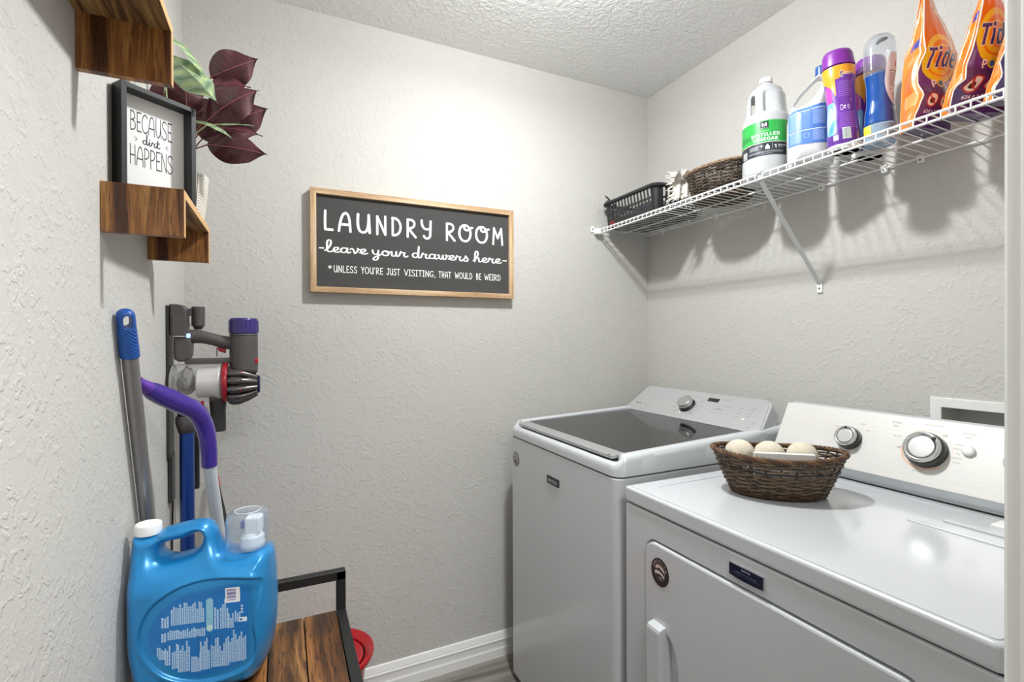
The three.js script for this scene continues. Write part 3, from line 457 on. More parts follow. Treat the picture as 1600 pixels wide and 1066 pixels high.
// ---------------------------------------------------------------- bench with rustic boards and a black steel frame
const BENCH = 0.608;
{
  const x0 = -0.256, x1 = 0.143, z0 = -1.333, z1 = -0.55, w = 0.0225, t = thing('bench', 'rustic wood bench with black steel frame and end hoops by the left wall', 'bench', [(x0 + x1) / 2, 0, (z0 + z1) / 2]), o = t.position, S = (a, b, c, d, e, f) => rspan(a - o.x, b - o.x, c, d, e - o.z, f - o.z, 0.0015, 2);
  const bars = [[x0, x0 + w], [x1 - w, x1]];
  for (const [a, b] of bars) { mesh('side_rail', S(a, b, BENCH - w, BENCH, z0 + w, z1 - w), M.black, t); mesh('lower_rail', S(a, b, 0.12, 0.12 + w, z0 + w, z1 - w), M.black, t); for (const [c, d] of [[z0, z0 + w], [z1 - w, z1]]) mesh('leg', S(a, b, 0, 0.705, c, d), M.black, t); }
  for (const [c, d] of [[z0, z0 + w], [z1 - w, z1]]) { mesh('end_hoop', S(x0, x1, 0.683, 0.7055, c, d), M.black, t); mesh('end_rail', S(x0 + w, x1 - w, BENCH - 0.04, BENCH - 0.0185, c, d), M.black, t); }
  const edges = [x0 + w + 0.0008, -0.184, -0.108, -0.0322, 0.0433, x1 - w - 0.0012];
  for (let i = 0; i < 5; i++) mesh('plank', boxUV(rspan(edges[i] + 0.0011 - o.x, edges[i + 1] - 0.0011 - o.x, BENCH - 0.018, BENCH + 0.0005, z0 + 0.022 - o.z, z1 - 0.022 - o.z, 0.0012, 2), true), M.rustic[i % 3], t);
  mesh('gap_darkening_sheet', S(x0 + w, x1 - w, BENCH - 0.0225, BENCH - 0.0185, z0 + w, z1 - w), M.black, t);  // black sheet added under the planks so that the gaps between them stay dark
  for (let i = 0; i < 4; i++) mesh('shelf_slat', boxUV(rspan(x0 + w + 0.002 + i * 0.09 - o.x, x0 + w + 0.082 + i * 0.09 - o.x, 0.1425, 0.158, z0 + 0.01 - o.z, z1 - 0.01 - o.z, 0.0012, 1), true), M.rustic[i % 3], t);
  for (const c of [z0 + w, z1 - 2 * w]) mesh('shelf_rail', S(x0 + w, x1 - w, 0.12, 0.1425, c, c + w), M.black, t);
}

// red bucket between the bench and the back wall
{
  const t = thing('bucket', 'round red plastic bucket with a recessed lid behind the bench', 'bucket', [0.128, 0, -1.645]), red = phys(0xb3101c, 0.3, 0, { clearcoat: 0.5, clearcoatRoughness: 0.15 });
  mesh('body', lathe([[0, 0], [0.080, 0], [0.084, 0.006], [0.110, 0.24], [0.121, 0.272], [0.133, 0.281], [0.1375, 0.292], [0.1365, 0.301], [0.131, 0.303], [0.112, 0.287], [0.1095, 0.284], [0.1085, 0.262], [0.1, 0.255], [0, 0.255]], 72), red, t);
  mesh('lid', lathe([[0, 0.262], [0.093, 0.262], [0.1, 0.268], [0.1045, 0.281], [0.103, 0.286], [0.097, 0.286], [0.09, 0.278], [0.06, 0.275], [0, 0.275]], 72), red, t);
  mesh('dark_groove_arc', tube(Array.from({ length: 20 }, (_, i) => { const a = -0.9 + i / 19 * 1.2; return V(0.1068 * Math.cos(a), 0.2775, 0.1068 * Math.sin(a)); }), 0.0022, 8), M.black, t);  // black arc laid in to darken the groove between lid and rim
}

// ---------------------------------------------------------------- blue detergent jug on the bench
{
  const t = thing('detergent_jug', 'big pearly blue detergent jug with handle, white cap and clear measuring cup', 'detergent jug', [-0.143, BENCH + 0.0005, -1.165], -12 * PI / 180);
  const out = smoothPoly(mm([[-124, 304], [-128, 286], [-129, 249], [-129, 174], [-128, 99], [-123, 60], [-114, 22], [-100, 3], [-60, 0], [30, 0], [75, 2], [98, 8], [112, 26], [125, 67], [131, 121], [131, 160], [128, 215], [123, 250], [113, 259], [74, 257], [40, 264], [28, 280], [20, 303], [11, 317], [-1, 323], [-30, 322], [-76, 311], [-84, 304], [-100, 304]]), 240);
  const hol = smoothPoly(mm([[-78, 276], [-73, 284], [-60, 288], [-32, 292], [-18, 299], [-9, 301], [-4, 296], [-5, 281], [-15, 268], [-37, 260], [-62, 257], [-74, 263]]), 90);
  const rec = smoothPoly(mm([[-93, 125], [-78, 178], [-36, 212], [26, 226], [80, 224], [116, 214], [114, 180], [104, 134], [108, 92], [100, 56], [58, 36], [-7, 34], [-62, 62]]), 160);
  const dO = polyDist(out), dH = polyDist(hol), dR = polyDist(rec), memo = new Map();
  const prof = (x, y) => {          // half thickness of the jug at (x, y)
    const key = Math.round(x * 1e5) * 100003 + Math.round(y * 1e5); if (memo.has(key)) return memo.get(key);
    const d = Math.min(dO(x, y), -dH(x, y)), T = lerp(0.066, 0.03, smooth(y, 0.2, 0.29)) * (1 + 0.3 * smooth(x, 0.0, 0.06) * smooth(y, 0.19, 0.27)), R = lerp(0.03, 0.02, smooth(y, 0.23, 0.28)), s = 1 - clamp(d / R);
    let v = d <= 0 ? d * 1.5 : T * Math.sqrt(1 - s * s); const r = dR(x, y); v -= 0.0042 * smooth(r, -0.001, 0.004) - 0.0022 * smooth(r, -0.012, -0.002) * (1 - smooth(r, -0.002, 0.003));
    memo.set(key, v); return v;
  };
  const blue = phys(0x1b89ca, 0.33, 0.3, { clearcoat: 0.7, clearcoatRoughness: 0.25 });
  mesh('body', nets((x, y, z) => Math.abs(z) - prof(x, y), [-0.14, -0.006, -0.075], [0.142, 0.332, 0.075], 0.0025), blue, t);
  // printed back label, follows the front face
  const lab = canvas(900, 900, (g, W, H) => {
    const k = W / 0.18, X = (m) => (m + 0.08) * k, Y = (m) => (0.215 - m) * k; g.fillStyle = '#1474c0'; g.fillRect(0, 0, W, H); const R = rng(77);
    const col = (x, y0, y1, wd = 0.0032) => { g.fillStyle = '#c9e0f6'; for (let y = y0; y < y1;) { const l = 0.0012 + R() * 0.004; g.fillRect(X(x), Y(Math.min(y1, y + l)), wd * k, l * k * 0.86); y += l; } g.fillStyle = 'rgba(21,104,180,0.3)'; for (let j = 0; j < 3; j++) g.fillRect(X(x) + R() * wd * k, Y(y1), 1.4, (y1 - y0) * k); };
    const block = (x0, x1, y0, y1, step) => { for (let x = x0; x < x1; x += step) col(x, y0, y1 - R() * (y1 - y0) * 0.38, step * 0.74); };
    block(-0.056, -0.045, 0.142, 0.166, 0.0045); block(-0.040, 0.016, 0.145, 0.187, 0.0036); block(-0.046, 0.016, 0.118, 0.138, 0.0036); block(-0.056, -0.05, 0.115, 0.138, 0.0044);
    g.fillStyle = '#8fc6dc'; g.beginPath(); g.roundRect(X(0.02), Y(0.19), 0.012 * k, 0.065 * k, 0.006 * k); g.fill(); g.fillStyle = '#5f9fcb'; for (let i = 0; i < 7; i++) g.fillRect(X(0.0222 + (i % 3) * 0.003), Y(0.184 - i * 0.008), 1.8, 0.006 * k); g.fillStyle = '#c8e2e4'; g.beginPath(); g.arc(X(0.026), Y(0.133), 0.0052 * k, 0, 7); g.fill();
    block(0.034, 0.041, 0.128, 0.185, 0.0044); block(0.044, 0.056, 0.128, 0.186, 0.0038); block(0.058, 0.068, 0.127, 0.158, 0.0036); block(0.070, 0.078, 0.138, 0.160, 0.0036);
    g.fillStyle = '#f4f6fb'; g.beginPath(); g.roundRect(X(0.0535), Y(0.2065), 0.026 * k, 0.0295 * k, 5); g.fill(); g.fillStyle = '#4a3f8f'; for (let y = 0.2035; y > 0.180; y -= 0.0012 + R() * 0.0016) g.fillRect(X(0.0558), Y(y), 0.0165 * k, (0.0005 + R() * 0.0009) * k);
    g.fillStyle = '#dceaf6'; for (let i = 0; i < 3; i++) g.fillRect(X(0.081), Y(0.17 - i * 0.006), 0.0035 * k, 0.0036 * k); g.fillRect(X(0.077), Y(0.146), 0.0145 * k, 0.009 * k); g.fillStyle = '#1568b4'; g.beginPath(); g.arc(X(0.081), Y(0.1415), 0.0022 * k, 0, 7); g.fill();
    block(-0.064, -0.052, 0.082, 0.108, 0.0036); block(-0.051, -0.041, 0.070, 0.11, 0.0036); block(-0.039, -0.031, 0.062, 0.112, 0.0036); block(-0.029, -0.009, 0.054, 0.114, 0.0036); block(-0.006, 0.008, 0.051, 0.096, 0.0034); block(0.009, 0.026, 0.053, 0.115, 0.0036); block(0.028, 0.058, 0.055, 0.116, 0.0036); block(0.06, 0.088, 0.060, 0.124, 0.0034);
    g.fillStyle = 'rgba(21,104,180,1)'; for (const [x, y0, y1] of [[0.004, 0.078, 0.12], [0.022, 0.09, 0.12], [0.045, 0.085, 0.12]]) g.fillRect(X(x), Y(y1), 0.004 * k, (y1 - y0) * k);
  });
  const lp = polyDist(smoothPoly(mm([[-77, 122], [-64, 164], [-32, 192], [22, 207], [70, 211], [93, 205], [92, 160], [93, 110], [90, 66], [70, 52], [-4, 46], [-50, 74]]), 120)), N = 90, gp = [], gu = [], gi = [], id = {};
  for (let j = 0; j <= N; j++) for (let i = 0; i <= N; i++) { const x = -0.08 + 0.18 * i / N, y = 0.035 + 0.18 * j / N; if (lp(x, y) > -0.0022) { id[j * 200 + i] = gp.length / 3; gp.push(x, y, prof(x, y) + 0.0004); gu.push(i / N, j / N); } }
  for (let j = 0; j < N; j++) for (let i = 0; i < N; i++) { const a = id[j * 200 + i], b = id[j * 200 + i + 1], c = id[(j + 1) * 200 + i], d = id[(j + 1) * 200 + i + 1]; if (a !== undefined && b !== undefined && c !== undefined && d !== undefined) gi.push(a, b, c, b, d, c); }
  const lg = new THREE.BufferGeometry(); lg.setAttribute('position', new THREE.Float32BufferAttribute(gp, 3)); lg.setAttribute('uv', new THREE.Float32BufferAttribute(gu, 2)); lg.setIndex(gi); lg.computeVertexNormals();
  mesh('label', lg, phys(0xffffff, 0.35, 0.1, { map: lab, clearcoat: 0.5, clearcoatRoughness: 0.25 }), t);
  mesh('cap', lathe([[0, 0.303], [0.0215, 0.303], [0.0228, 0.305], [0.0228, 0.321], [0.0213, 0.3245], [0.018, 0.3255], [0, 0.3245]], 48).translate(-0.1035, 0, 0), std(0xf4f3f1, 0.4), t);
  const cup = mesh('measuring_cup', lathe([[0.0405, 0.262], [0.0412, 0.266], [0.0405, 0.318], [0.038, 0.331], [0.034, 0.3345], [0, 0.335], [0, 0.334], [0.0335, 0.3335], [0.0372, 0.330], [0.0395, 0.318], [0.0402, 0.266], [0.0395, 0.262]], 56).translate(0.077, 0, 0), phys(0xf4f8fc, 0.08, 0, { transmission: 0.93, thickness: 0, ior: 1.4 }), t);
  mesh('cup_ring', new THREE.TorusGeometry(0.024, 0.0008, 8, 48).rotateX(PI / 2).translate(0.077, 0.3352, 0), phys(0xffffff, 0.2, 0, { transmission: 0.5, thickness: 0 }), cup);
  const pump = mesh('pour_spout', mergeGeometries([lathe([[0, 0.256], [0.0235, 0.256], [0.0235, 0.268], [0.0225, 0.27], [0.0225, 0.281], [0.0205, 0.284], [0.018, 0.2845], [0.018, 0.29], [0, 0.29]], 40).translate(0.086, 0, 0), rbox(0.031, 0.036, 0.03, 0.006, 0.089, 0.306, 0)]), std(0xf6f6f4, 0.4), t);
  mesh('spout_button', rbox(0.009, 0.015, 0.014, 0.002, 0.070, 0.307, 0.003), std(0x34479a, 0.4), pump);
}

// ---------------------------------------------------------------- washer and dryer
const basis = (m, O, X, Y, Z) => { m.position.copy(O); m.quaternion.setFromRotationMatrix(new THREE.Matrix4().makeBasis(X, Y, Z)); return m; };
const tSteel = tex(512, 256, (u, v) => { const a = fbm(u, v, 6, 190, 2, 91), b = fbm(u, v, 14, 240, 1, 93); const c = 205 + (a - 0.5) * 34 + (b - 0.5) * 20; return [c, c, c + 1]; });
// loop of points round a rounded rectangle in (x, z) with outward normals
function loop(x0, x1, z0, z1, r, step = 0.012) {
  const out = [], add = (x, z, nx, nz) => out.push({ x, z, nx, nz }), line = (ax, az, bx, bz, nx, nz) => { const n = Math.max(2, Math.round(Math.hypot(bx - ax, bz - az) / step)); for (let i = 0; i < n; i++) add(lerp(ax, bx, i / n), lerp(az, bz, i / n), nx, nz); };
  const arc = (cx, cz, a0) => { for (let i = 0; i < 10; i++) { const a = a0 + i / 10 * PI / 2; add(cx + r * Math.cos(a), cz + r * Math.sin(a), Math.cos(a), Math.sin(a)); } };
  line(x1, z0 + r, x1, z1 - r, 1, 0); arc(x1 - r, z1 - r, 0); line(x1 - r, z1, x0 + r, z1, 0, 1); arc(x0 + r, z1 - r, PI / 2); line(x0, z1 - r, x0, z0 + r, -1, 0); arc(x0 + r, z0 + r, PI); line(x0 + r, z0, x1 - r, z0, 0, -1); arc(x1 - r, z0 + r, 1.5 * PI); return out;
}
function ringSweep(lp, prof) {                // prof(point) -> [[inset, y], ...]
  const n = lp.length, pos = [], idx = []; let k = 0;
  lp.forEach((p) => { const q = prof(p); k = q.length; q.forEach(([i, y]) => pos.push(p.x - p.nx * i, y, p.z - p.nz * i)); });
  for (let i = 0; i < n; i++) for (let j = 0; j < k - 1; j++) { const a = i * k + j, b = ((i + 1) % n) * k + j; idx.push(a, b, a + 1, b, b + 1, a + 1); }
  const g = new THREE.BufferGeometry(); g.setAttribute('position', new THREE.Float32BufferAttribute(pos, 3)); g.setIndex(idx);
  return toCreasedNormals(g, 0.7);
}
const seal = (c1, c2) => canvas(256, 256, (g) => {
  g.clearRect(0, 0, 256, 256); g.fillStyle = c1; g.beginPath(); g.arc(128, 128, 127, 0, 7); g.fill(); g.fillStyle = '#1a1c26'; g.beginPath(); g.arc(128, 128, 72, 0, 7); g.fill();
  g.save(); g.beginPath(); g.arc(128, 128, 72, 0, 7); g.clip(); g.fillStyle = '#d8c4b6'; for (const y of [66, 120]) { g.beginPath(); g.moveTo(40, y + 20); g.quadraticCurveTo(128, y - 40, 220, y + 50); g.lineTo(220, y + 76); g.quadraticCurveTo(128, y - 4, 60, y + 40); g.fill(); } g.fillStyle = '#e8e6e6'; for (const [x, y] of [[84, 100], [98, 146], [124, 176], [150, 178]]) { g.beginPath(); for (let i = 0; i < 10; i++) { const r = i % 2 ? 5 : 13, a = i * PI / 5 - PI / 2; g.lineTo(x + r * Math.cos(a), y + r * Math.sin(a)); } g.fill(); } g.restore();
  g.strokeStyle = c2; g.lineWidth = 3; g.beginPath(); g.arc(128, 128, 74, 0, 7); g.stroke(); g.fillStyle = c2; g.font = 'bold 40px sans-serif'; g.textAlign = 'center'; g.textBaseline = 'middle';
  'AMERICA'.split('').forEach((ch, i) => { const a = (-66 + i * 22) * PI / 180; g.save(); g.translate(128 + 100 * Math.sin(a), 128 - 100 * Math.cos(a)); g.rotate(a); g.fillText(ch, 0, 0); g.restore(); });
});
function disc(r, th, m, mEdge) { const g = new THREE.CircleGeometry(r, 48); return [g.translate(0, 0, th + 0.0002), cyl(V(0, 0, 0), V(0, 0, th), r, r, 48)]; }
const FX = V(0, 0, 1), FY = V(0, 1, 0), FZ = V(-1, 0, 0);      // axes of a front face that looks to -x: local x runs to +z

// top-loading washer in the corner
{
  const x0 = 0.789, x1 = 1.49, z0 = -1.697, z1 = -1.036, t = thing('washing_machine', 'white top-loading washer with dark glass lid and silver console in the corner', 'washing machine', [(x0 + x1) / 2, 0, (z0 + z1) / 2]), o = t.position.clone(), mv = (g) => g.translate(-o.x, -o.y, -o.z);
  mesh('cabinet', mv(extrY(shapeOf(rrect(x0, z0, x1, z1, 0.026)), 0.028, 0.8975, 0.003)), M.enamel, t);
  for (const [x, z] of [[x0 + 0.05, z0 + 0.05], [x0 + 0.05, z1 - 0.05], [x1 - 0.05, z0 + 0.05], [x1 - 0.05, z1 - 0.05]]) mesh('foot', mv(lathe([[0, 0], [0.024, 0], [0.024, 0.008], [0.012, 0.012], [0.012, 0.03], [0, 0.03]], 20).translate(x, 0, z)), M.black, t);
  mesh('seam', mv(extrY(shapeOf(rrect(x0 + 0.004, z0 + 0.004, x1 - 0.004, z1 - 0.004, 0.024)), 0.92, 0.015)), M.darkGap, t);
  const H = (x) => lerp(0.9665, 0.9865 + 0.044 * (x - 0.82), smooth(x, 0.79, 0.826)), lidY = (x) => 0.9805 + 0.034 * (x - 0.83);
  mesh('top_deck', mv(ringSweep(loop(x0 - 0.0015, x1, z0 - 0.001, z1 + 0.001, 0.035, 0.008), (p) => {
    const fr = smooth(-p.nx, 0.2, 0.95), h = H(p.x), w = lerp(0.026, 0.0065, fr), dn = lidY(Math.max(p.x, 0.8)) - 0.016;
    return [[0.003, 0.9285], [0, 0.931], [0, h - 0.019], [0.0012, h - 0.0105], [0.0045, h - 0.0045], [0.0095, h - 0.001], [0.0125 + w * 0.3, h], [0.0115 + w * 0.75, h - 0.0008], [0.0115 + w, h - 0.004], [0.0125 + w, dn], [0.05 + w, dn - 0.002]];
  })), M.enamel, t);
  mesh('lid_well', mv(new THREE.PlaneGeometry(x1 - x0 - 0.06, z1 - z0 - 0.06).rotateX(-PI / 2).rotateZ(0.034).translate((x0 + x1) / 2, 0.972, (z0 + z1) / 2)), M.enamel, t);
  mesh('rear_deck', mv(rspan(1.338, x1 - 0.012, 0.97, 0.9995, z0 + 0.012, z1 - 0.012, 0.006)), M.enamel, t);
  // lid, hinged along its back edge
  const lz0 = z0 + 0.0405, lz1 = z1 - 0.0405, tilt = Math.atan(0.034), place = (g) => mv(g.rotateZ(tilt).translate(0.803, lidY(0.803), 0)), glass = phys(0x17181a, 0.07, 0, { specularIntensity: 0.75 }), silver = std(0xb9babb, 0.34, 0.55);
  const lid = mesh('lid', place(extrY(shapeOf(rrect(0.0485, lz0 + 0.004, 0.531, lz1 - 0.004, 0.004)), -0.011, 0.0118, 0.001)), glass, t);
  mesh('lid_front_strip', place(mergeGeometries([extrY(shapeOf(rrect(-0.001, lz0, 0.048, lz1, [0.012, 0.002, 0.002, 0.012])), -0.009, 0.010, 0.0025)])), silver, lid);
  mesh('lid_edge', place(mergeGeometries([rspan(0.048, 0.531, -0.0115, 0.0006, lz0, lz0 + 0.004, 0.001), rspan(0.048, 0.531, -0.0115, 0.0006, lz1 - 0.004, lz1, 0.001)])), M.black, lid);
  mesh('lid_handle', place(mergeGeometries([rspan(-0.0035, 0.004, -0.0075, -0.0035, lz1 - 0.11, lz1 - 0.012, 0.0015), rspan(-0.002, 0.006, -0.005, 0.002, lz1 - 0.02, lz1 - 0.006, 0.002)])), M.chrome, lid);
  // console
  const O = V(1.335, 0.996, -1.3665).sub(o), Y = V(0.105, 0.094, 0).normalize(), Z = V(-Y.y, Y.x, 0);
  const sh = (b, tp, h, r) => { const p = []; const q = [[b, 0, 0.006], [tp, h, r], [-tp, h, r], [-b, 0, 0.006]]; q.forEach(([x, y, rr], i) => { const P = V(...q[(i + 3) % 4]), N = V(...q[(i + 1) % 4]), C = V(x, y, 0); P.z = N.z = 0; const a = C.clone().add(P.sub(C).normalize().multiplyScalar(rr)), d = C.clone().add(N.sub(C).normalize().multiplyScalar(rr)); for (let k = 0; k <= 6; k++) { const s = k / 6, e = a.clone().multiplyScalar((1 - s) ** 2).add(C.clone().multiplyScalar(2 * s * (1 - s))).add(d.clone().multiplyScalar(s * s)); p.push([e.x, e.y]); } }); return p; };
  const con = basis(mesh('console', extr(shapeOf(sh(0.330, 0.295, 0.143, 0.026)), 0.062, 0.007, 4).translate(0, 0, -0.0605), M.enamel, t), O, FX, Y, Z);
  const print = canvas(2048, 442, (g, W, Hh) => {
    const k = W / 0.654, X = (a) => a * k, Yq = (q) => (0.141 - q) * k; g.fillStyle = '#c9cacb'; g.fillRect(0, 0, W, Hh); const R = rng(6); for (let i = 0; i < 900; i++) { g.fillStyle = `rgba(${R() < 0.5 ? '255,255,255' : '120,122,124'},0.05)`; g.fillRect(0, R() * Hh, W, 1); }
    const tx = (s, a, q, size, c = '#55585b', al = 'left') => { g.fillStyle = c; g.font = `${size}px sans-serif`; g.textAlign = al; g.fillText(s, X(a), Yq(q)); };
    g.fillStyle = '#3c3e41'; g.font = 'bold 26px sans-serif'; g.fillText('MAYTAG', X(0.042), Yq(0.036)); tx('BRAVOS XL', 0.092, 0.036, 20, '#77797c');
    const dots = (a, q, n) => { g.fillStyle = '#44474a'; for (let i = 0; i < n; i++) g.fillRect(X(a) + i * 38, Yq(q), 10, 5); };
    for (let i = 0; i < 11; i++) { const a = -2.5 + i * 0.5, r = 0.048; tx(['Normal', 'Heavy', 'Bulky', 'Whites', 'Wool', 'Rinse', 'Drain', 'Quick', 'Clean', 'Cold', 'Power'][i], 0.312 + Math.sin(a) * r * 1.15, 0.068 + Math.cos(a) * r, 17, '#4a4d50', Math.sin(a) < 0 ? 'right' : 'left'); }
    tx('est. time', 0.447, 0.116, 18); for (let r = 0; r < 3; r++) { tx(['Soil', 'Temp', 'Spin'][r], 0.436 - r * 0.004, 0.083 - r * 0.016, 18); dots(0.462, 0.087 - r * 0.016, 4); }
    for (let r = 0; r < 4; r++) { tx(['Deep', 'Extra', 'Rinse', 'Steam'][r], 0.53, 0.09 - r * 0.013, 15); tx(['Options', 'Signal', 'Lock', 'Done'][r], 0.575, 0.098 - r * 0.013, 15); } g.fillStyle = '#6b6e70'; g.strokeStyle = '#6b6e70'; g.lineWidth = 3; g.beginPath(); g.arc(X(0.617), Yq(0.037), 12, 0, 7); g.stroke();
    tx('start', 0.60, 0.016, 16); g.fillStyle = '#3f4245'; g.fillRect(X(0.447), Yq(0.076), 8, 22); g.fillRect(X(0.456), Yq(0.076), 8, 22);
  });
  const pg = extr(shapeOf(sh(0.3265, 0.2905, 0.1405, 0.022)), 0.0035, 0.001, 2), pu = pg.attributes.uv, pp = pg.attributes.position; for (let i = 0; i < pp.count; i++) pu.setXY(i, (pp.getX(i) + 0.327) / 0.654, pp.getY(i) / 0.141);
  mesh('control_panel', pg.translate(0, 0, 0.0008), std(0xffffff, 0.36, 0.45, { map: print }), con);
  const kb = (p, q, pts, m, name) => mesh(name, lathe(pts, 48).rotateX(PI / 2).translate(p, q, 0.0043), m, con);
  kb(-0.015, 0.066, [[0, 0], [0.0315, 0], [0.0315, 0.004], [0.029, 0.005], [0, 0.005]], M.black, 'knob_skirt');
  kb(-0.015, 0.066, [[0, 0.004], [0.0285, 0.004], [0.0285, 0.022], [0.0275, 0.0265], [0.0245, 0.0285], [0.022, 0.0285], [0.021, 0.0275], [0, 0.0278]], std(0xc6c7c8, 0.24, 0.85), 'knob');
  mesh('display_window', rspan(0.054, 0.104, 0.1005, 0.1175, 0.0035, 0.0052, 0.0008), phys(0x101112, 0.1, 0, { clearcoat: 1 }), con);
  for (const [a, q] of [[0.569, 0.045], [0.300, 0.028]]) mesh('button', lathe([[0, 0], [0.0045, 0], [0.004, 0.0015], [0, 0.002]], 20).rotateX(PI / 2).translate(a - 0.327, q, 0.0043), M.whitePlastic, con);
  // badge and seal on the front
  const bd = basis(mesh('badge', rbox(0.074, 0.0245, 0.004, 0.001, 0, 0, 0.002), M.black, t), V(0.789, 0.8365, -1.367).sub(o), FX, FY, FZ);
  mesh('badge_plate', new THREE.PlaneGeometry(0.068, 0.0185).translate(0, 0, 0.0043), std(0xffffff, 0.3, 0.3, { map: canvas(512, 140, (g) => { g.fillStyle = '#2b2c2e'; g.fillRect(0, 0, 512, 140); g.fillStyle = '#c4c6c8'; g.font = 'bold 112px sans-serif'; g.textAlign = 'center'; g.textBaseline = 'middle'; g.fillText('MAYTAG', 256, 74, 480); }) }), bd);
  const [sf, se] = disc(0.026, 0.0008); const sl = basis(mesh('round_sticker', se, std(0x6a6a6a, 0.5), t), V(0.789, 0.8485, -1.6435).sub(o), FX, FY, FZ); mesh('sticker_print', sf, std(0xffffff, 0.5, 0, { map: seal('#7d7d7e', '#d6d4d2') }), sl);
}

// front-loading dryer nearer the door
{
  const x0 = 0.789, x1 = 1.49, z0 = -1.000, z1 = -0.275, t = thing('clothes_dryer', 'white dryer with big front door and two chrome console knobs', 'dryer', [(x0 + x1) / 2, 0, (z0 + z1) / 2]), o = t.position.clone(), mv = (g) => g.translate(-o.x, -o.y, -o.z);
  mesh('cabinet', mv(extrY(shapeOf(rrect(x0 + 0.013, z0, x1, z1, 0.004)), 0.028, 0.853, 0.002)), M.enamel, t);
  for (const [x, z] of [[x0 + 0.05, z0 + 0.05], [x0 + 0.05, z1 - 0.05], [x1 - 0.05, z0 + 0.05], [x1 - 0.05, z1 - 0.05]]) mesh('foot', mv(lathe([[0, 0], [0.024, 0], [0.024, 0.008], [0.012, 0.012], [0.012, 0.03], [0, 0.03]], 20).translate(x, 0, z)), M.black, t);
  const fs = shapeOf(rrect(-z1, 0.028, -z0, 0.8815, 0.009)); fs.holes.push(pathOf(rrect(0.3495, 0.2, 0.9255, 0.8225, 0.037).reverse()));
  const front = mesh('front_panel', mv(extrX(fs, x0, 0.0145, 0.0035)), M.enamel, t);
  const ds = shapeOf(rrect(0.354, 0.2045, 0.9215, 0.8183, 0.033)), sc = [[0.851, 0.624], [0.843, 0.620], [0.832, 0.609], [0.823, 0.592], [0.8185, 0.57], [0.8165, 0.54], [0.8165, 0.47], [0.8185, 0.44], [0.825, 0.415], [0.838, 0.40], [0.851, 0.395]]; ds.holes.push(pathOf(sc));
  const door = mesh('door', mv(extrX(ds, x0 - 0.005, 0.024, 0.0045)), M.enamel, t);
  mesh('handle_recess', mv(extrX(shapeOf(sc.map(([a, b]) => [a < 0.85 ? a - 0.004 : a + 0.004, b])), x0 + 0.012, 0.003)), M.enamel, door);
  const hs = [[0, 0], [0.0185, 0], [0.0205, 0.004], [0.0205, 0.236], [0.0185, 0.243], [0.012, 0.2465], [0, 0.2475]];      // handle profile (outwards, height)
  mesh('handle', mv(new THREE.ExtrudeGeometry(shapeOf(hs), { depth: 0.038, bevelEnabled: true, bevelThickness: 0.002, bevelSize: 0.002, bevelOffset: -0.002, bevelSegments: 2 }).rotateY(PI).translate(x0 - 0.0045, 0.391, -0.853).translate(0, 0, 0)), M.enamel, door);
  const [sf, se] = disc(0.0285, 0.0008); const sl = basis(mesh('round_sticker', se, std(0x2a2022, 0.5), t), V(x0 - 0.0052, 0.7575, -0.8695).sub(o), FX, FY, FZ); sl.scale.set(1, 1.12, 1); mesh('sticker_print', sf, std(0xffffff, 0.45, 0, { map: seal('#2c1f22', '#a99a98') }), sl);
  const bs = shapeOf([[-0.0385, 0.0125], [0.0385, 0.0125], [0.0385, -0.0125], [0.02, -0.0142], [0, -0.0147], [-0.02, -0.0142], [-0.0385, -0.0118]]);
  const bd = basis(mesh('badge', extr(bs, 0.004, 0.0008), M.chrome, t), V(x0, 0.8502, -0.6405).sub(o), FX, FY, FZ), bp = new THREE.ShapeGeometry(shapeOf([[-0.0372, 0.0108], [0.0362, 0.0108], [0.0362, -0.0112], [0.02, -0.0130], [0, -0.0134], [-0.02, -0.0130], [-0.0372, -0.0105]])), bu = bp.attributes.uv; for (let i = 0; i < bu.count; i++) bu.setXY(i, (bu.getX(i) + 0.0385) / 0.077, (bu.getY(i) + 0.0147) / 0.0272);
  mesh('badge_plate', bp.translate(0, 0, 0.0043), phys(0xffffff, 0.25, 0.1, { map: canvas(700, 248, (g) => { g.fillStyle = '#0a1030'; g.fillRect(0, 0, 700, 248); g.fillStyle = '#c6ccdc'; g.textAlign = 'center'; g.font = 'bold 44px sans-serif'; g.fillText('MAYTAG', 350, 74, 560); g.fillStyle = '#8a94b4'; g.font = '34px sans-serif'; g.fillText('COMMERCIAL TECHNOLOGY', 350, 136, 560); g.fillRect(60, 160, 580, 3); }), clearcoat: 0.6 }), bd);
  // top
  mesh('top', mv(extrY(shapeOf(rrect(x0 - 0.003, z0 + 0.002, 1.352, z1 - 0.002, [0.004, 0.004, 0.012, 0.012])), 0.8845, 0.0385, 0.007, 4)), M.enamel, t);
  mesh('seam', mv(span(x0 + 0.006, x1 - 0.01, 0.875, 0.89, z0 + 0.006, z1 - 0.006)), M.darkGap, t);
  const rs = shapeOf(rrect(x0 + 0.005, z0 + 0.01, 1.345, z1 - 0.01, 0.008)); rs.holes.push(pathOf(rrect(0.826, -0.95, 1.315, -0.302, 0.05, 12).reverse()));
  mesh('top_rim', mv(extrY(rs, 0.9222, 0.0026, 0.0011, 2)), M.enamel, t);
  mesh('rear_deck', mv(rspan(1.35, x1, 0.88, 0.9235, z0 + 0.002, z1 - 0.002, 0.004)), M.enamel, t);
  const lint = mesh('lint_lid', mv(extrY(shapeOf(rrect(1.208, -0.523, 1.302, -0.29, 0.006)), 0.9225, 0.0042, 0.0012)), M.enamel, t);
  mesh('lint_ridge', mv(rspan(1.152, 1.166, 0.9205, 0.9268, -0.556, -0.29, 0.003)), M.enamel, lint); mesh('lint_pull', mv(rspan(1.246, 1.290, 0.925, 0.9335, -0.462, -0.438, 0.003)), M.whitePlastic, lint);
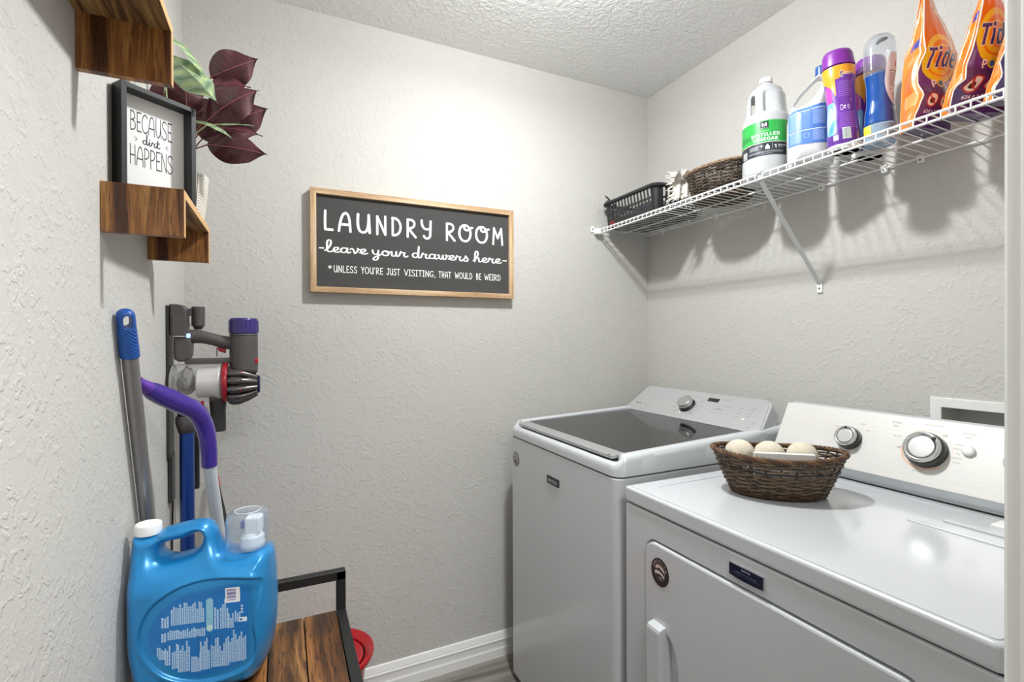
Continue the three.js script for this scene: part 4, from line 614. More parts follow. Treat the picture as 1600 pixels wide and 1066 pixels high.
  // console
  const hous = shapeOf([[1.3275, 0.9565], [1.3365, 0.939], [1.3405, 0.933], [1.3405, 0.927], [1.47, 0.927], [1.47, 1.04], [1.462, 1.075], [1.445, 1.094], [1.425, 1.1015], [1.4045, 1.0995]]);
  const con = mesh('console', mv(extr(hous, 0.700, 0.004, 3).translate(0, 0, -0.9875)), M.enamel, t), O = V(1.3235, 0.957, -0.6375).sub(o), Y = V(0.075, 0.1425, 0).normalize(), Z = V(-Y.y, Y.x, 0);
  mesh('console_gap', mv(span(1.3395, 1.46, 0.9225, 0.928, -0.984, -0.291)), M.darkGap, t);
  const W = 0.698, Hh = 0.1612, print = canvas(2048, 472, (g, w, h) => {
    const k = w / W, X = (a) => (a - 0.0135) * k, Yq = (q) => (Hh - q) * k; g.fillStyle = '#dcdad6'; g.fillRect(0, 0, w, h); const R = rng(16); for (let i = 0; i < 900; i++) { g.fillStyle = `rgba(${R() < 0.5 ? '255,255,255' : '176,170,164'},0.06)`; g.fillRect(0, R() * h, w, 1); }
    const tx = (s, a, q, z = 17, c = '#8a8580') => { g.fillStyle = c; g.font = `${z}px sans-serif`; g.textAlign = 'center'; g.fillText(s, X(a), Yq(q)); };
    g.strokeStyle = '#e3bfa4'; g.lineWidth = 13; g.beginPath(); g.arc(X(0.381), Yq(0.085), 0.0475 * k, 0.25 * PI, 1.02 * PI); g.stroke(); g.lineWidth = 4; g.beginPath(); g.arc(X(0.381), Yq(0.085), 0.0495 * k, 1.25 * PI, 1.75 * PI); g.stroke(); g.lineWidth = 5; g.setLineDash([9, 12]); g.beginPath(); g.arc(X(0.381), Yq(0.085), 0.050 * k, 1.8 * PI, 2.2 * PI); g.stroke(); g.setLineDash([]);
    tx('timed', 0.309, 0.140, 24); tx('dry', 0.309, 0.131, 24); tx('sensor', 0.452, 0.136, 24); tx('dry', 0.452, 0.127, 24); tx('off', 0.410, 0.123, 22, '#5c5854'); tx('on', 0.411, 0.053, 22, '#5c5854'); tx('off', 0.327, 0.078, 22, '#5c5854'); tx('air only', 0.375, 0.029, 17); tx('wrinkle prevent', 0.385, 0.146, 15); tx('40 min', 0.318, 0.106, 16);
    ['very dry', 'more dry', 'dry', 'less dry', 'damp'].forEach((s, i) => tx(s, 0.441, 0.108 - i * 0.0105, 15)); tx('signal', 0.236, 0.124, 16); tx('high', 0.251, 0.108, 15); tx('low', 0.172, 0.108, 15); tx('temperature', 0.21, 0.036, 17);
  });
  const pg = extr(shapeOf(rrect(-W / 2, 0, W / 2, Hh, [0.005, 0.02, 0.02, 0.005], 8)), 0.0035, 0.001, 2), pu = pg.attributes.uv, pp = pg.attributes.position; for (let i = 0; i < pp.count; i++) pu.setXY(i, (pp.getX(i) + W / 2) / W, pp.getY(i) / Hh);
  const Q = new THREE.Matrix4().makeBasis(FX, Y, Z).setPosition(O), onPanel = (g) => g.applyMatrix4(Q);
  mesh('control_panel', onPanel(pg.translate(0, 0, -0.0005)), std(0xffffff, 0.4, 0.12, { map: print }), con);
  function knob(a, q, r, hgt, turn) {
    const p = a - 0.3625, L = (pts, m, n, par) => mesh(n, onPanel(lathe(pts, 56).rotateX(PI / 2).translate(p, q, 0.003)), m, par);
    L([[0, 0], [r * 1.14, 0], [r * 1.1, hgt * 0.55], [r * 1.0, hgt * 0.72], [0, hgt * 0.72]], std(0x3a3a3b, 0.35), 'knob_skirt', con);
    L([[r * 0.9, hgt * 0.6], [r * 1.02, hgt * 0.66], [r * 1.02, hgt * 0.86], [r * 0.98, hgt * 0.96], [r * 0.9, hgt], [r * 0.8, hgt * 0.97], [r * 0.74, hgt * 0.86], [r * 0.74, hgt * 0.7]], M.chrome, 'knob_ring', con);
    L([[0, hgt * 0.7], [r * 0.73, hgt * 0.7], [r * 0.72, hgt * 0.92], [r * 0.66, hgt * 0.945], [0, hgt * 0.935]], std(0xdcdcdc, 0.28, 0.8), 'knob_face', con);
    mesh('knob_pointer', onPanel(new THREE.SphereGeometry(r * 0.13, 14, 10).scale(1, 1, 0.5).translate(p + Math.sin(turn) * r * 0.83, q + Math.cos(turn) * r * 0.83, 0.003 + hgt * 0.985)), M.black, con);
  }
  knob(0.213, 0.080, 0.0265, 0.026, -0.15); knob(0.383, 0.083, 0.0365, 0.030, 0.75);
  mesh('start_button', onPanel(lathe([[0, 0], [0.027, 0], [0.0265, 0.009], [0.0235, 0.011], [0, 0.0105]], 48).rotateX(PI / 2).translate(0.545 - 0.3625, 0.088, 0.003)), std(0xd8d6d3, 0.3, 0.3), con);
  mesh('push_button', onPanel(lathe([[0, 0], [0.012, 0], [0.0115, 0.007], [0.008, 0.0095], [0, 0.0098]], 32).rotateX(PI / 2).translate(0.458 - 0.3625, 0.098, 0.003)), M.whitePlastic, con);
}

// white recessed outlet box in the right wall above the dryer
{
  const t = thing('outlet_box', 'white framed recessed utility box in the wall behind the dryer', 'outlet box', [XR, 1.033, -0.575]), fr = shapeOf([[-0.131, -0.104], [0.131, -0.104], [0.131, 0.1045], [-0.131, 0.1045]]); fr.holes.push(pathOf([[-0.1065, -0.08], [-0.1065, 0.0795], [0.1065, 0.0795], [0.1065, -0.08]]));
  mesh('frame', extr(fr, 0.007, 0.0015).rotateY(-PI / 2).translate(0.0004, 0, 0), M.whitePlastic, t);
  mesh('recess', mergeGeometries([span(0, 0.085, 0.0795, 0.083, -0.11, 0.11), span(0, 0.085, -0.083, -0.08, -0.11, 0.11), span(0, 0.085, -0.08, 0.0795, -0.11, -0.1065), span(0, 0.085, -0.08, 0.0795, 0.1065, 0.11), span(0.082, 0.085, -0.08, 0.0795, -0.1065, 0.1065)]), std(0xc9c7c2, 0.5), t);
  for (const z of [-0.05, 0.05]) mesh('valve', mergeGeometries([cyl(V(0.045, -0.079, z), V(0.045, -0.035, z), 0.009, 0.008, 16), cyl(V(0.03, -0.04, z), V(0.015, -0.04, z), 0.013, 0.011, 12)]), M.chrome, t);
}

// ---------------------------------------------------------------- white wire shelf along the right wall
const SHELF = 1.7892;                       // height of the wires' upper side
{
  const t = thing('wire_shelf', 'white wire shelf with a ladder-like front lip on the right wall', 'shelf', [XR, 1.7875, -1.03]), o = t.position.clone(), L = (x, y, z) => V(x, y, z).sub(o), fx = 1.2865;
  const rod = (x, y, r, n) => mesh(n, cyl(L(x, y, -1.824), L(x, y, -0.206), r, r, 12), M.wire, t);
  rod(fx, 1.7848, 0.0031, 'front_rod'); rod(fx - 0.0012, 1.7686, 0.0031, 'lip_rod'); rod(1.432, 1.7842, 0.0026, 'middle_rod'); rod(1.5705, 1.7845, 0.0028, 'back_rod');
  const w = tube(spline([V(1.5735, 1.7876, 0), V(1.45, 1.7876, 0), V(1.292, 1.7876, 0), V(1.2845, 1.7855, 0), V(1.2828, 1.779, 0), V(1.2826, 1.7665, 0)].map((p) => p.sub(V(o.x, o.y, 0))), 16), 0.00165, 6);
  for (let k = 0; k < 64; k++) mesh('wire', w, M.wire, t).position.set(0, 0, -0.2275 - k * 0.0253 - o.z);
  const br = mesh('brace', tube([L(1.2905, 1.7655, -0.999), L(1.36, 1.693, -1.0005), L(1.50, 1.549, -1.003), L(1.5735, 1.474, -1.005)], [0.0078, 0.0078, 0.0078, 0.0078], 14, 0.55, V(0.7, 0.7, 0)), phys(0xdfe2e3, 0.25, 0.1, { clearcoat: 0.3 }), t);
  mesh('brace_hook', mergeGeometries([rbox(0.014, 0.008, 0.016, 0.002, 1.2875 - o.x, 1.7885 - o.y, -0.999 - o.z), rbox(0.008, 0.022, 0.014, 0.002, 1.2885 - o.x, 1.7755 - o.y, -0.999 - o.z)]), std(0xbfc3c6, 0.3, 0.4), br);
  mesh('brace_foot', rbox(0.005, 0.040, 0.017, 0.002, 1.5765 - o.x, 1.4625 - o.y, -1.005 - o.z), M.whitePlastic, br); mesh('screw', cyl(L(1.5735, 1.457, -1.005), L(1.572, 1.457, -1.005), 0.003, 0.0028, 12), std(0x888888, 0.3, 0.8), br);
  for (const z of [-1.726, -1.417, -0.995, -0.815, -0.726, -0.42]) { const c = mesh('wall_clip', mergeGeometries([rbox(0.012, 0.018, 0.016, 0.003, 1.5728 - o.x, 1.7805 - o.y, z - o.z), cyl(L(1.571, 1.788, z - 0.008), L(1.571, 1.788, z + 0.008), 0.006, 0.006, 14)]), M.whitePlastic, t); mesh('screw', cyl(L(1.567, 1.779, z), L(1.5655, 1.779, z), 0.0028, 0.0026, 10), std(0x888888, 0.3, 0.8), c); }
  for (const [z, s] of [[ZB, 1], [ZF, -1]]) { const e = mesh('end_bracket', mergeGeometries([rbox(0.032, 0.026, 0.03, 0.004, 1.284 - o.x, 1.777 - o.y, z + s * 0.015 - o.z), rbox(0.02, 0.028, 0.006, 0.003, 1.262 - o.x, 1.787 - o.y, z + s * 0.003 - o.z)]), M.whitePlastic, t); mesh('screw', cyl(L(1.261, 1.788, z + s * 0.006), L(1.261, 1.788, z + s * 0.0075), 0.0035, 0.003, 12), std(0x777777, 0.3, 0.8), e); }
}

// ---------------------------------------------------------------- woven baskets
function colourTube(g, R, cols) {             // brown, blotchy strands
  const n = g.attributes.position.count, c = new Float32Array(n * 3), p = g.attributes.position, a = new THREE.Color(cols[Math.floor(R() * cols.length)]), b = new THREE.Color(cols[Math.floor(R() * cols.length)]), s = R() * 100;
  for (let i = 0; i < n; i++) { const t = fbm((p.getX(i) + 1) * 3 + s, (p.getZ(i) + 1) * 3 + p.getY(i), 64, 64, 2, 5), q = clamp((t - 0.3) * 2.4); c[i * 3] = lerp(a.r, b.r, q); c[i * 3 + 1] = lerp(a.g, b.g, q); c[i * 3 + 2] = lerp(a.b, b.b, q); }
  g.setAttribute('color', new THREE.BufferAttribute(c, 3)); return g;
}
const wickerMat = std(0xffffff, 0.55, 0, { vertexColors: true }), WICKER = [0x33251b, 0x54402f, 0x6b5440, 0x4c4640, 0x78634e, 0x2b2522];
function wicker(t, rx, rz, h, flare, o) {     // base radii, height, flare of the rim; o: options
  const R = rng(o.seed), n = o.stakes, ring = (y) => { const s = y / h; return 1 + (flare - 1) * Math.pow(s, 0.85); }, dip = (a, y) => (o.dip || 0) * Math.cos(2 * a) * (y / h);
  const P = (a, y, off = 0) => { const k = ring(y); return V((rx * k + off) * Math.cos(a), y + dip(a, y), (rz * k + off) * Math.sin(a)); };
  const closed = (f, m, r, rad = 6) => new THREE.TubeGeometry(new THREE.CatmullRomCurve3(Array.from({ length: m }, (_, i) => f(i / m * 2 * PI)), true), m * 2, r, rad, true);
  for (const y of o.rows) { const ph = o.rows.indexOf(y) % 2 ? 0 : PI, j = R() * 6; mesh('weaver', colourTube(closed((a) => P(a, y + 0.0006 * Math.sin(a * 7 + j), o.amp * Math.cos(a * n / 2 + ph)), n * 2, o.r * (0.85 + R() * 0.3)), R, o.cols || WICKER), wickerMat, t); }
  for (let i = 0; i < n; i++) { const a = (i + 0.0) / n * 2 * PI; mesh('stake', colourTube(tube([0, 0.2, 0.4, 0.6, 0.8, 1].map((s) => P(a, s * h)), o.r * 1.15, 6), R, o.cols || WICKER), wickerMat, t); }
  for (let k = 0; k < 4; k++) mesh('rim_strand', colourTube(closed((a) => { const w = a * o.twist + k * PI / 2, c = P(a, h, o.rim * Math.cos(w)); c.y += o.rim * 0.75 * Math.sin(w); return c; }, 96, o.rimR || o.r * 1.25), R, o.rimCols || [0x4c3220, 0x62442c, 0x3a281c, 0x70502f]), wickerMat, t);
  for (let k = 0; k < 2; k++) mesh('foot_strand', colourTube(closed((a) => { const w = a * o.twist + k * PI, c = P(a, 0.004, 0.0022 * Math.cos(w)); c.y += 0.0015 * Math.sin(w); return c; }, 80, o.r * 1.2), R, [0x4e331f, 0x6a4a2e, 0x3a2618]), wickerMat, t);
  const b = new THREE.CylinderGeometry(1, 1, 0.004, 40).scale(rx * 0.985, 1, rz * 0.985).translate(0, 0.0045, 0); mesh('base', b, std(0x4a3322, 0.7), t);
}
{
  const t = thing('wicker_basket', 'oval brown wicker basket holding cream dryer balls on the dryer', 'basket', [1.077, 0.9262, -0.79], -0.664), rows = []; for (let y = 0.009; y < 0.091; y += y > 0.052 && y < 0.076 ? 0.0074 : 0.0047) rows.push(y);
  wicker(t, 0.1, 0.066, 0.097, 1.44, { seed: 3, stakes: 26, rows, amp: 0.003, r: 0.0024, rim: 0.0046, twist: 17, dip: 0.004 });
  const wool = std(0xd6ccba, 1, 0, { bumpMap: tex(256, 256, (u, v) => fbm(u, v, 40, 40, 3, 12), false), bumpScale: 0.002 }), place = (x, y, z) => V(x, y, z).applyAxisAngle(V(0, 1, 0), -0.664).add(t.position);
  const words = ['cream wool dryer ball at the left end of the basket', 'cream wool dryer ball in the middle of the basket row', 'cream wool dryer ball at the right, nearest the chrome knobs'];
  [[-0.083, 0.089, -0.004, 0.0335], [-0.014, 0.085, -0.012, 0.035], [0.058, 0.086, -0.010, 0.0345]].forEach(([x, y, z, r], i) => {
    const p = place(x, y, z), b = nets((a, c, d) => Math.hypot(a, c * 1.03, d) - r - 0.0012 * (fbm(a * 8 + 4, c * 8 + d * 5 + 4, 16, 16, 3, 40 + i) - 0.5) * 2, [-0.04, -0.04, -0.04], [0.04, 0.04, 0.04], 0.0035), m = mesh(numbered('dryer_ball'), b, wool, scene); m.position.copy(p); m.userData = { label: words[i], category: 'dryer ball', group: 'wool dryer balls in the wicker basket' };
  });
  const c = thing('card_box', 'flat white box standing on edge inside the wicker basket', 'box', place(0.0, 0.022, 0.050).toArray(), -0.664); mesh('sleeve', rbox(0.128, 0.082, 0.013, 0.0012, 0, 0.041, 0), std(0xf3f0ea, 0.7), c); mesh('end_flap', rbox(0.0012, 0.078, 0.0115, 0.0004, 0.0643, 0.041, 0), std(0xe9e5dd, 0.7), c);
}
{
  const t = thing('wicker_basket', 'low dark wicker basket on the wire shelf between the black basket and vinegar', 'basket', [1.425, SHELF + 0.0005, -1.257], PI / 2), rows = []; for (let y = 0.009; y < 0.098; y += 0.0052) rows.push(y);
  wicker(t, 0.099, 0.085, 0.104, 1.27, { seed: 9, stakes: 26, rows, amp: 0.0034, r: 0.0029, rim: 0.0045, twist: 15, cols: [0x241c17, 0x3e3128, 0x5a4b3e, 0x76685a, 0x2f2822], rimCols: [0x8a7058, 0x6a523e, 0x9a8068], dip: 0.004 });
  // fringed cloth that hangs over the end of that basket
  const f = thing('fringed_cloth', 'white fringed cloth hanging over the left end of the shelf wicker basket', 'cloth', [1.39, SHELF + 0.080, -1.402]), R = rng(14), cl = std(0xe6e1d8, 1, 0, { side: THREE.DoubleSide });
  mesh('cloth', grid((u, v) => V(lerp(-0.07, 0.075, u), lerp(0.058, -0.04, v) - 0.02 * Math.pow(Math.abs(u - 0.5) * 2, 2) + 0.004 * Math.sin(u * 17), lerp(0.026, -0.004, smooth(v, 0, 0.35)) + lerp(0, 0.024, v) + 0.004 * Math.sin(u * 23 + v * 5)), 26, 14), cl, f);
  const st = []; for (let i = 0; i < 220; i++) { const u = R(), v = R(), b = V(lerp(-0.072, 0.075, u), lerp(0.058, -0.042, v) - 0.02 * Math.pow(Math.abs(u - 0.5) * 2, 2), 0.004 + 0.02 * v * v + 0.018 * (1 - v) * (v < 0.3 ? 1 : 0)), d = V((R() - 0.75) * 0.03, (v < 0.4 ? 0.012 : -0.008) + (R() - 0.5) * 0.026, -0.012 - R() * 0.024); st.push(tube([b, b.clone().add(d.clone().multiplyScalar(0.55)), b.clone().add(d).add(V(0, -0.005 * R(), 0))], [0.0017, 0.0015, 0.0011], 5)); }
  mesh('fringe', mergeGeometries(st), cl, f).userData.kind = 'stuff';
}

// ---------------------------------------------------------------- black slotted basket at the corner
{
  const x0 = 1.302, x1 = 1.548, z0 = -1.805, z1 = -1.462, h = 0.108, fl = 0.010, t = thing('plastic_basket', 'black plastic basket with slotted sides at the corner end of the shelf', 'basket', [(x0 + x1) / 2, SHELF + 0.0003, (z0 + z1) / 2]), bm = std(0x232324, 0.4);
  const hx = (x1 - x0) / 2 - 0.012, hz = (z1 - z0) / 2 - 0.012, rc = 0.03;
  function wall(len, n) {
    const s = shapeOf([[-len / 2, 0], [len / 2, 0], [len / 2, h], [-len / 2, h]]), cw = len / (n + 0.4);
    for (let i = 0; i < n; i++) { const x = -len / 2 + cw * (i + 0.42), sk = 0.004, w = cw * 0.6; s.holes.push(pathOf([[x + sk, 0.062], [x + w + sk * 0.4, 0.066], [x + w * 0.98, 0.094], [x + w * 0.75, 0.0975], [x + w * 0.2, 0.0965], [x, 0.092]].reverse())); s.holes.push(pathOf([[x + sk * 1.5 + w * 0.1, 0.026], [x + w * 0.8 + sk, 0.030], [x + w + sk * 0.6, 0.054], [x + w * 0.7 + sk * 0.6, 0.0575], [x + sk, 0.0525]].reverse())); }
    return extr(s, 0.0026, 0.0005, 1);
  }
  const lean = Math.atan(fl / h), put = (g, x, z, turn) => { g.rotateX(lean).rotateY(turn).translate(x, 0, z); return g; };
  mesh('slotted_side', put(wall(2 * hz - 2 * rc + 0.03, 14), -hx, 0, -PI / 2), bm, t); mesh('slotted_side', put(wall(2 * hz - 2 * rc + 0.03, 14), hx, 0, PI / 2), bm, t);
  mesh('slotted_end', put(wall(2 * hx - 2 * rc + 0.03, 8), 0, hz, 0), bm, t); mesh('slotted_end', put(wall(2 * hx - 2 * rc + 0.03, 8), 0, -hz, PI), bm, t);
  for (const [sx, sz] of [[-1, -1], [-1, 1], [1, -1], [1, 1]]) mesh('corner', grid((u, v) => { const a = u * PI / 2, g = fl * v, r = rc - 0.014; return V(sx * (hx - rc + 0.014 + (r + g) * Math.cos(a)), v * h, sz * (hz - rc + 0.014 + (r + g) * Math.sin(a))); }, 10, 4), Object.assign(bm.clone(), { side: THREE.DoubleSide }), t);
  mesh('base', rbox(2 * hx, 0.003, 2 * hz, 0.0012, 0, 0.0018, 0), bm, t);
  const lp = loop(-hx - fl, hx + fl, -hz - fl, hz + fl, rc, 0.02); mesh('rim', ringSweep(lp, () => [[0.001, h - 0.010], [-0.010, h - 0.010], [-0.0125, h - 0.005], [-0.011, h], [-0.006, h + 0.0035], [0, h + 0.003], [0.0025, h], [0.001, h - 0.010]]), bm, t);
  mesh('price_tag', box(0.0012, 0.016, 0.036, -hx - 0.004, 0.0165, -hz + 0.045), std(0x7c1c24, 0.5), t);
  const o = t.position;
  const cl = thing('folded_cloth', 'white and lilac folded cloths inside the black slotted basket', 'cloth', [o.x, o.y + 0.0042, o.z]);
  mesh('white_cloth', nets((x, y, z) => (Math.hypot(Math.max(0, Math.abs(x) - 0.075), Math.max(0, Math.abs(y - 0.022) - 0.008 - 0.004 * Math.sin(x * 40 + z * 25)), Math.max(0, Math.abs(z - 0.02) - 0.11)) - 0.012), [-0.1, -0.004, -0.12], [0.1, 0.06, 0.15], 0.005), std(0xd9d8de, 1), cl); mesh('lilac_cloth', rbox(0.14, 0.02, 0.12, 0.009, -0.01, 0.052, 0.06), std(0x9a94b8, 1), cl);
  const p = thing('pen', 'dark pen sticking up from the left end of the black basket', 'pen', [o.x - 0.075, o.y + 0.03, o.z - hz + 0.06]); mesh('barrel', cyl(V(0, 0, 0.04), V(-0.045, 0.11, -0.053), 0.0035, 0.0035, 12), M.black, p); mesh('tip', cyl(V(-0.045, 0.11, -0.053), V(-0.049, 0.12, -0.0605), 0.0033, 0.0014, 12), M.chrome, p);
  const q = thing('clothes_hook', 'grey metal hook lying over the left rim of the black basket', 'hook', [o.x - 0.06, o.y + 0.05, o.z - hz + 0.05]); mesh('shank', tube(spline([V(0.0, 0, 0.03), V(-0.03, 0.06, -0.03), V(-0.045, 0.075, -0.052), V(-0.052, 0.07, -0.056)], 16), 0.0025, 8), std(0x8c8c8c, 0.3, 0.8), q); mesh('ring', new THREE.TorusGeometry(0.008, 0.0018, 8, 24).translate(0.0, -0.006, 0.034), std(0x8c8c8c, 0.3, 0.8), q);
}

// ---------------------------------------------------------------- bottles on the shelf
// label patch wrapped round a lathe-like body: r(y), angles given as functions of v; angle 0 faces +z of the thing
function wrap(r, y0, y1, a0, a1, off = 0.0005, sz = 1, nu = 36, nv = 20, cx = 0) { const A = (f, v) => (typeof f === 'function' ? f(v) : f); return grid((u, v) => { const y = lerp(y0, y1, v), a = lerp(A(a0, v), A(a1, v), u), q = r(y) + off; return V(cx + q * Math.sin(a), y, q * sz * Math.cos(a)); }, nu, nv); }
const curveR = (pts) => { return (y) => { for (let i = 1; i < pts.length; i++) if (y <= pts[i][1]) { const t = clamp((y - pts[i - 1][1]) / Math.max(1e-6, pts[i][1] - pts[i - 1][1])); return lerp(pts[i - 1][0], pts[i][0], t * t * (3 - 2 * t)); } return pts[pts.length - 1][0]; }; };
const facing = (x, z) => Math.atan2(-x, -z);   // turn so that +z of the thing looks at the doorway's camera side
const tiny = (g, R, x, y, w, h, step, c) => { g.fillStyle = c; for (let q = y; q < y + h; q += step) for (let p = x; p < x + w;) { const l = 4 + R() * 14; g.fillRect(p, q, Math.min(l, x + w - p), step * 0.5); p += l + 3; } };
const barcode = (g, R, x, y, w, h, c = '#222') => { g.fillStyle = '#f5f5f2'; g.fillRect(x, y, w, h); g.fillStyle = c; for (let p = x + 5; p < x + w - 6;) { const l = 1 + R() * 3.5; g.fillRect(p, y + 5, l, h - 10); p += l + 1.5 + R() * 3; } };

// gallon jug of vinegar
{
  const x = 1.392, z = -1.058, t = thing('vinegar_jug', 'white gallon jug of distilled vinegar with a green and black label', 'jug', [x, SHELF + 0.0003, z], facing(x, z)), R = rng(51);
  const pr = [[0.058, 0], [0.066, 0.008], [0.0685, 0.02], [0.0685, 0.175], [0.066, 0.192], [0.060, 0.205], [0.057, 0.23], [0.055, 0.262], [0.047, 0.283], [0.03, 0.301], [0.0165, 0.308], [0.0165, 0.318]], rr = curveR(pr);
  const f = (a, y, c) => {
    const r = Math.hypot(a, c); let d = Math.max(r - rr(clamp(y, 0, 0.318)), y - 0.316, 0.001 - y);
    const hx = a + 0.036, cap = Math.hypot(hx, Math.max(0, Math.abs(y - 0.236) - 0.026)) - 0.0055; d = smax(d, -cap, 0.006);      // finger hole that runs front to back
    const flat = Math.hypot(Math.max(0, Math.abs(a - 0.02) - 0.02), Math.max(0, Math.abs(y - 0.24) - 0.028), Math.max(0, Math.abs(c - 0.060) - 0.007)) - 0.006; return smax(d, -flat, 0.006);
  };
  const plastic = phys(0xd3d6d8, 0.32, 0, { transmission: 0.3, thickness: 0, clearcoat: 0.2 });
  mesh('body', nets(f, [-0.075, -0.004, -0.075], [0.075, 0.324, 0.075], 0.0032), plastic, t);
  mesh('cap', lathe([[0, 0.313], [0.019, 0.313], [0.0195, 0.314], [0.0195, 0.327], [0.018, 0.3285], [0, 0.3285]], 36), M.whitePlastic, t);
  const lb = canvas(1200, 720, (g, W, H) => {
    g.fillStyle = '#27a544'; g.fillRect(0, 0, W, H); g.fillStyle = 'rgba(20,110,46,0.55)'; g.beginPath(); g.moveTo(0, 250); g.quadraticCurveTo(250, 200, 420, 330); g.lineTo(0, 400); g.fill();
    g.fillStyle = '#e9efe9'; g.fillRect(0, 446, W, 10); g.fillStyle = '#23272f'; g.fillRect(0, 456, W, 264); g.fillStyle = '#e9efe9'; g.font = 'bold 96px sans-serif'; g.textAlign = 'center'; g.fillText('DISTILLED', 560, 322, 470); g.fillText('VINEGAR', 560, 418, 400);
    g.fillStyle = '#20242c'; g.fillRect(480, 18, 130, 150); g.fillStyle = '#f2f2f2'; g.font = 'bold 104px sans-serif'; g.fillText('M', 545, 120); g.font = '20px sans-serif'; g.fillText("member's mark", 545, 158, 112); g.fillStyle = '#dff0e0'; g.font = '30px sans-serif'; g.fillText('all natural', 545, 222);
    tiny(g, R, 300, 505, 150, 90, 13, '#c3c8cf'); g.fillStyle = '#f4f4f4'; g.fillRect(470, 520, 60, 8); g.fillRect(496, 490, 8, 66); g.beginPath(); g.moveTo(560, 600); g.lineTo(560, 540); g.lineTo(580, 515); g.lineTo(580, 495); g.lineTo(604, 495); g.lineTo(604, 515); g.lineTo(628, 540); g.lineTo(628, 600); g.fill(); g.fillRect(665, 480, 4, 120); g.font = 'bold 100px sans-serif'; g.textAlign = 'left'; g.fillText('1', 690, 586); g.font = 'bold 40px sans-serif'; g.fillText('GALLON', 760, 540, 150); g.font = '26px sans-serif'; g.fillText('(3.79 L)', 762, 576);
    tiny(g, R, 290, 630, 560, 30, 14, '#aeb4bb'); g.font = 'bold 30px sans-serif'; g.fillText('4% ACIDITY', 500, 702); barcode(g, R, 130, 560, 110, 140); g.fillStyle = '#e9e9e6'; g.fillRect(930, 60, 250, 330); tiny(g, R, 944, 74, 222, 300, 15, '#333'); tiny(g, R, 930, 500, 250, 190, 15, '#c3c8cf');
  });
  mesh('label', wrap(rr, 0.066, 0.172, -1.5, 1.65, 0.0006), phys(0xffffff, 0.35, 0, { map: lb, clearcoat: 0.3 }), t);
}

// bleach bottle: outline with a loop handle, oval in plan
{
  const x = 1.395, z = -0.918, t = thing('bleach_bottle', 'white bleach bottle with loop handle, blue cap and blue label', 'bottle', [x, SHELF + 0.002, z], facing(x, z)), R = rng(61);
  const out = polyDist(smoothPoly(mm([[-50, 0], [-20, -1], [30, -1], [54, 3], [58, 14], [58, 120], [57, 170], [52, 205], [45, 240], [41, 262], [39, 268], [19, 268], [12, 258], [-6, 240], [-30, 212], [-47, 182], [-55, 155], [-56, 20]]), 180)), hol = polyDist(smoothPoly(mm([[-40, 187], [-22, 213], [0, 234], [22, 250], [30, 246], [28, 232], [12, 206], [-8, 187], [-28, 181]]), 90));
  const T = (a, y) => { const d = Math.min(out(a, y), -hol(a, y)), R0 = lerp(0.045, 0.02, smooth(y, 0.16, 0.22)), s = 1 - clamp(d / R0); return d <= 0 ? d * 1.5 : lerp(0.046, 0.019, smooth(y, 0.165, 0.262)) * Math.sqrt(1 - s * s); };
  mesh('body', nets((a, y, c) => Math.abs(c) - T(a, y), [-0.062, -0.005, -0.05], [0.064, 0.274, 0.05], 0.0028), phys(0xcfd0d0, 0.3, 0, { clearcoat: 0.4 }), t);
  mesh('cap', lathe([[0, 0.26], [0.0155, 0.26], [0.016, 0.262], [0.016, 0.284], [0.0145, 0.287], [0, 0.287]], 36).translate(0.029, 0, 0), phys(0x24539e, 0.25, 0, { clearcoat: 0.5 }), t);
  const lb = canvas(800, 760, (g, W, H) => {
    g.fillStyle = '#5c86cc'; g.fillRect(0, 0, W, H); g.fillStyle = '#4a76c2'; g.fillRect(430, 0, 370, H); g.fillStyle = '#3d66b2'; g.fillRect(700, 0, 100, H); g.fillStyle = '#e8eefc'; g.fillRect(30, 70, 360, 16); g.fillRect(420, 62, 240, 14); g.fillRect(20, 470, 650, 14);
    tiny(g, R, 40, 110, 200, 330, 17, '#9fbbea'); tiny(g, R, 270, 110, 120, 340, 20, '#86a6de'); tiny(g, R, 440, 100, 220, 280, 12, '#a9c0ea'); tiny(g, R, 40, 505, 200, 200, 18, '#9fbbea'); tiny(g, R, 440, 500, 200, 210, 14, '#a9c0ea'); g.strokeStyle = '#b9cdf0'; g.lineWidth = 7; g.beginPath(); g.arc(330, 590, 48, 0, 7); g.stroke();
  });
  const N = 44, lg = grid((u, v) => { const a = lerp(-0.0535, 0.0565, u), y = lerp(0.055 + 0.006 * (1 - u), 0.168 - 0.006 * (1 - u), v); return V(a, y, T(a, y) + 0.0007); }, N, N); mesh('label', lg, phys(0xffffff, 0.35, 0, { map: lb, clearcoat: 0.3 }), t);
}

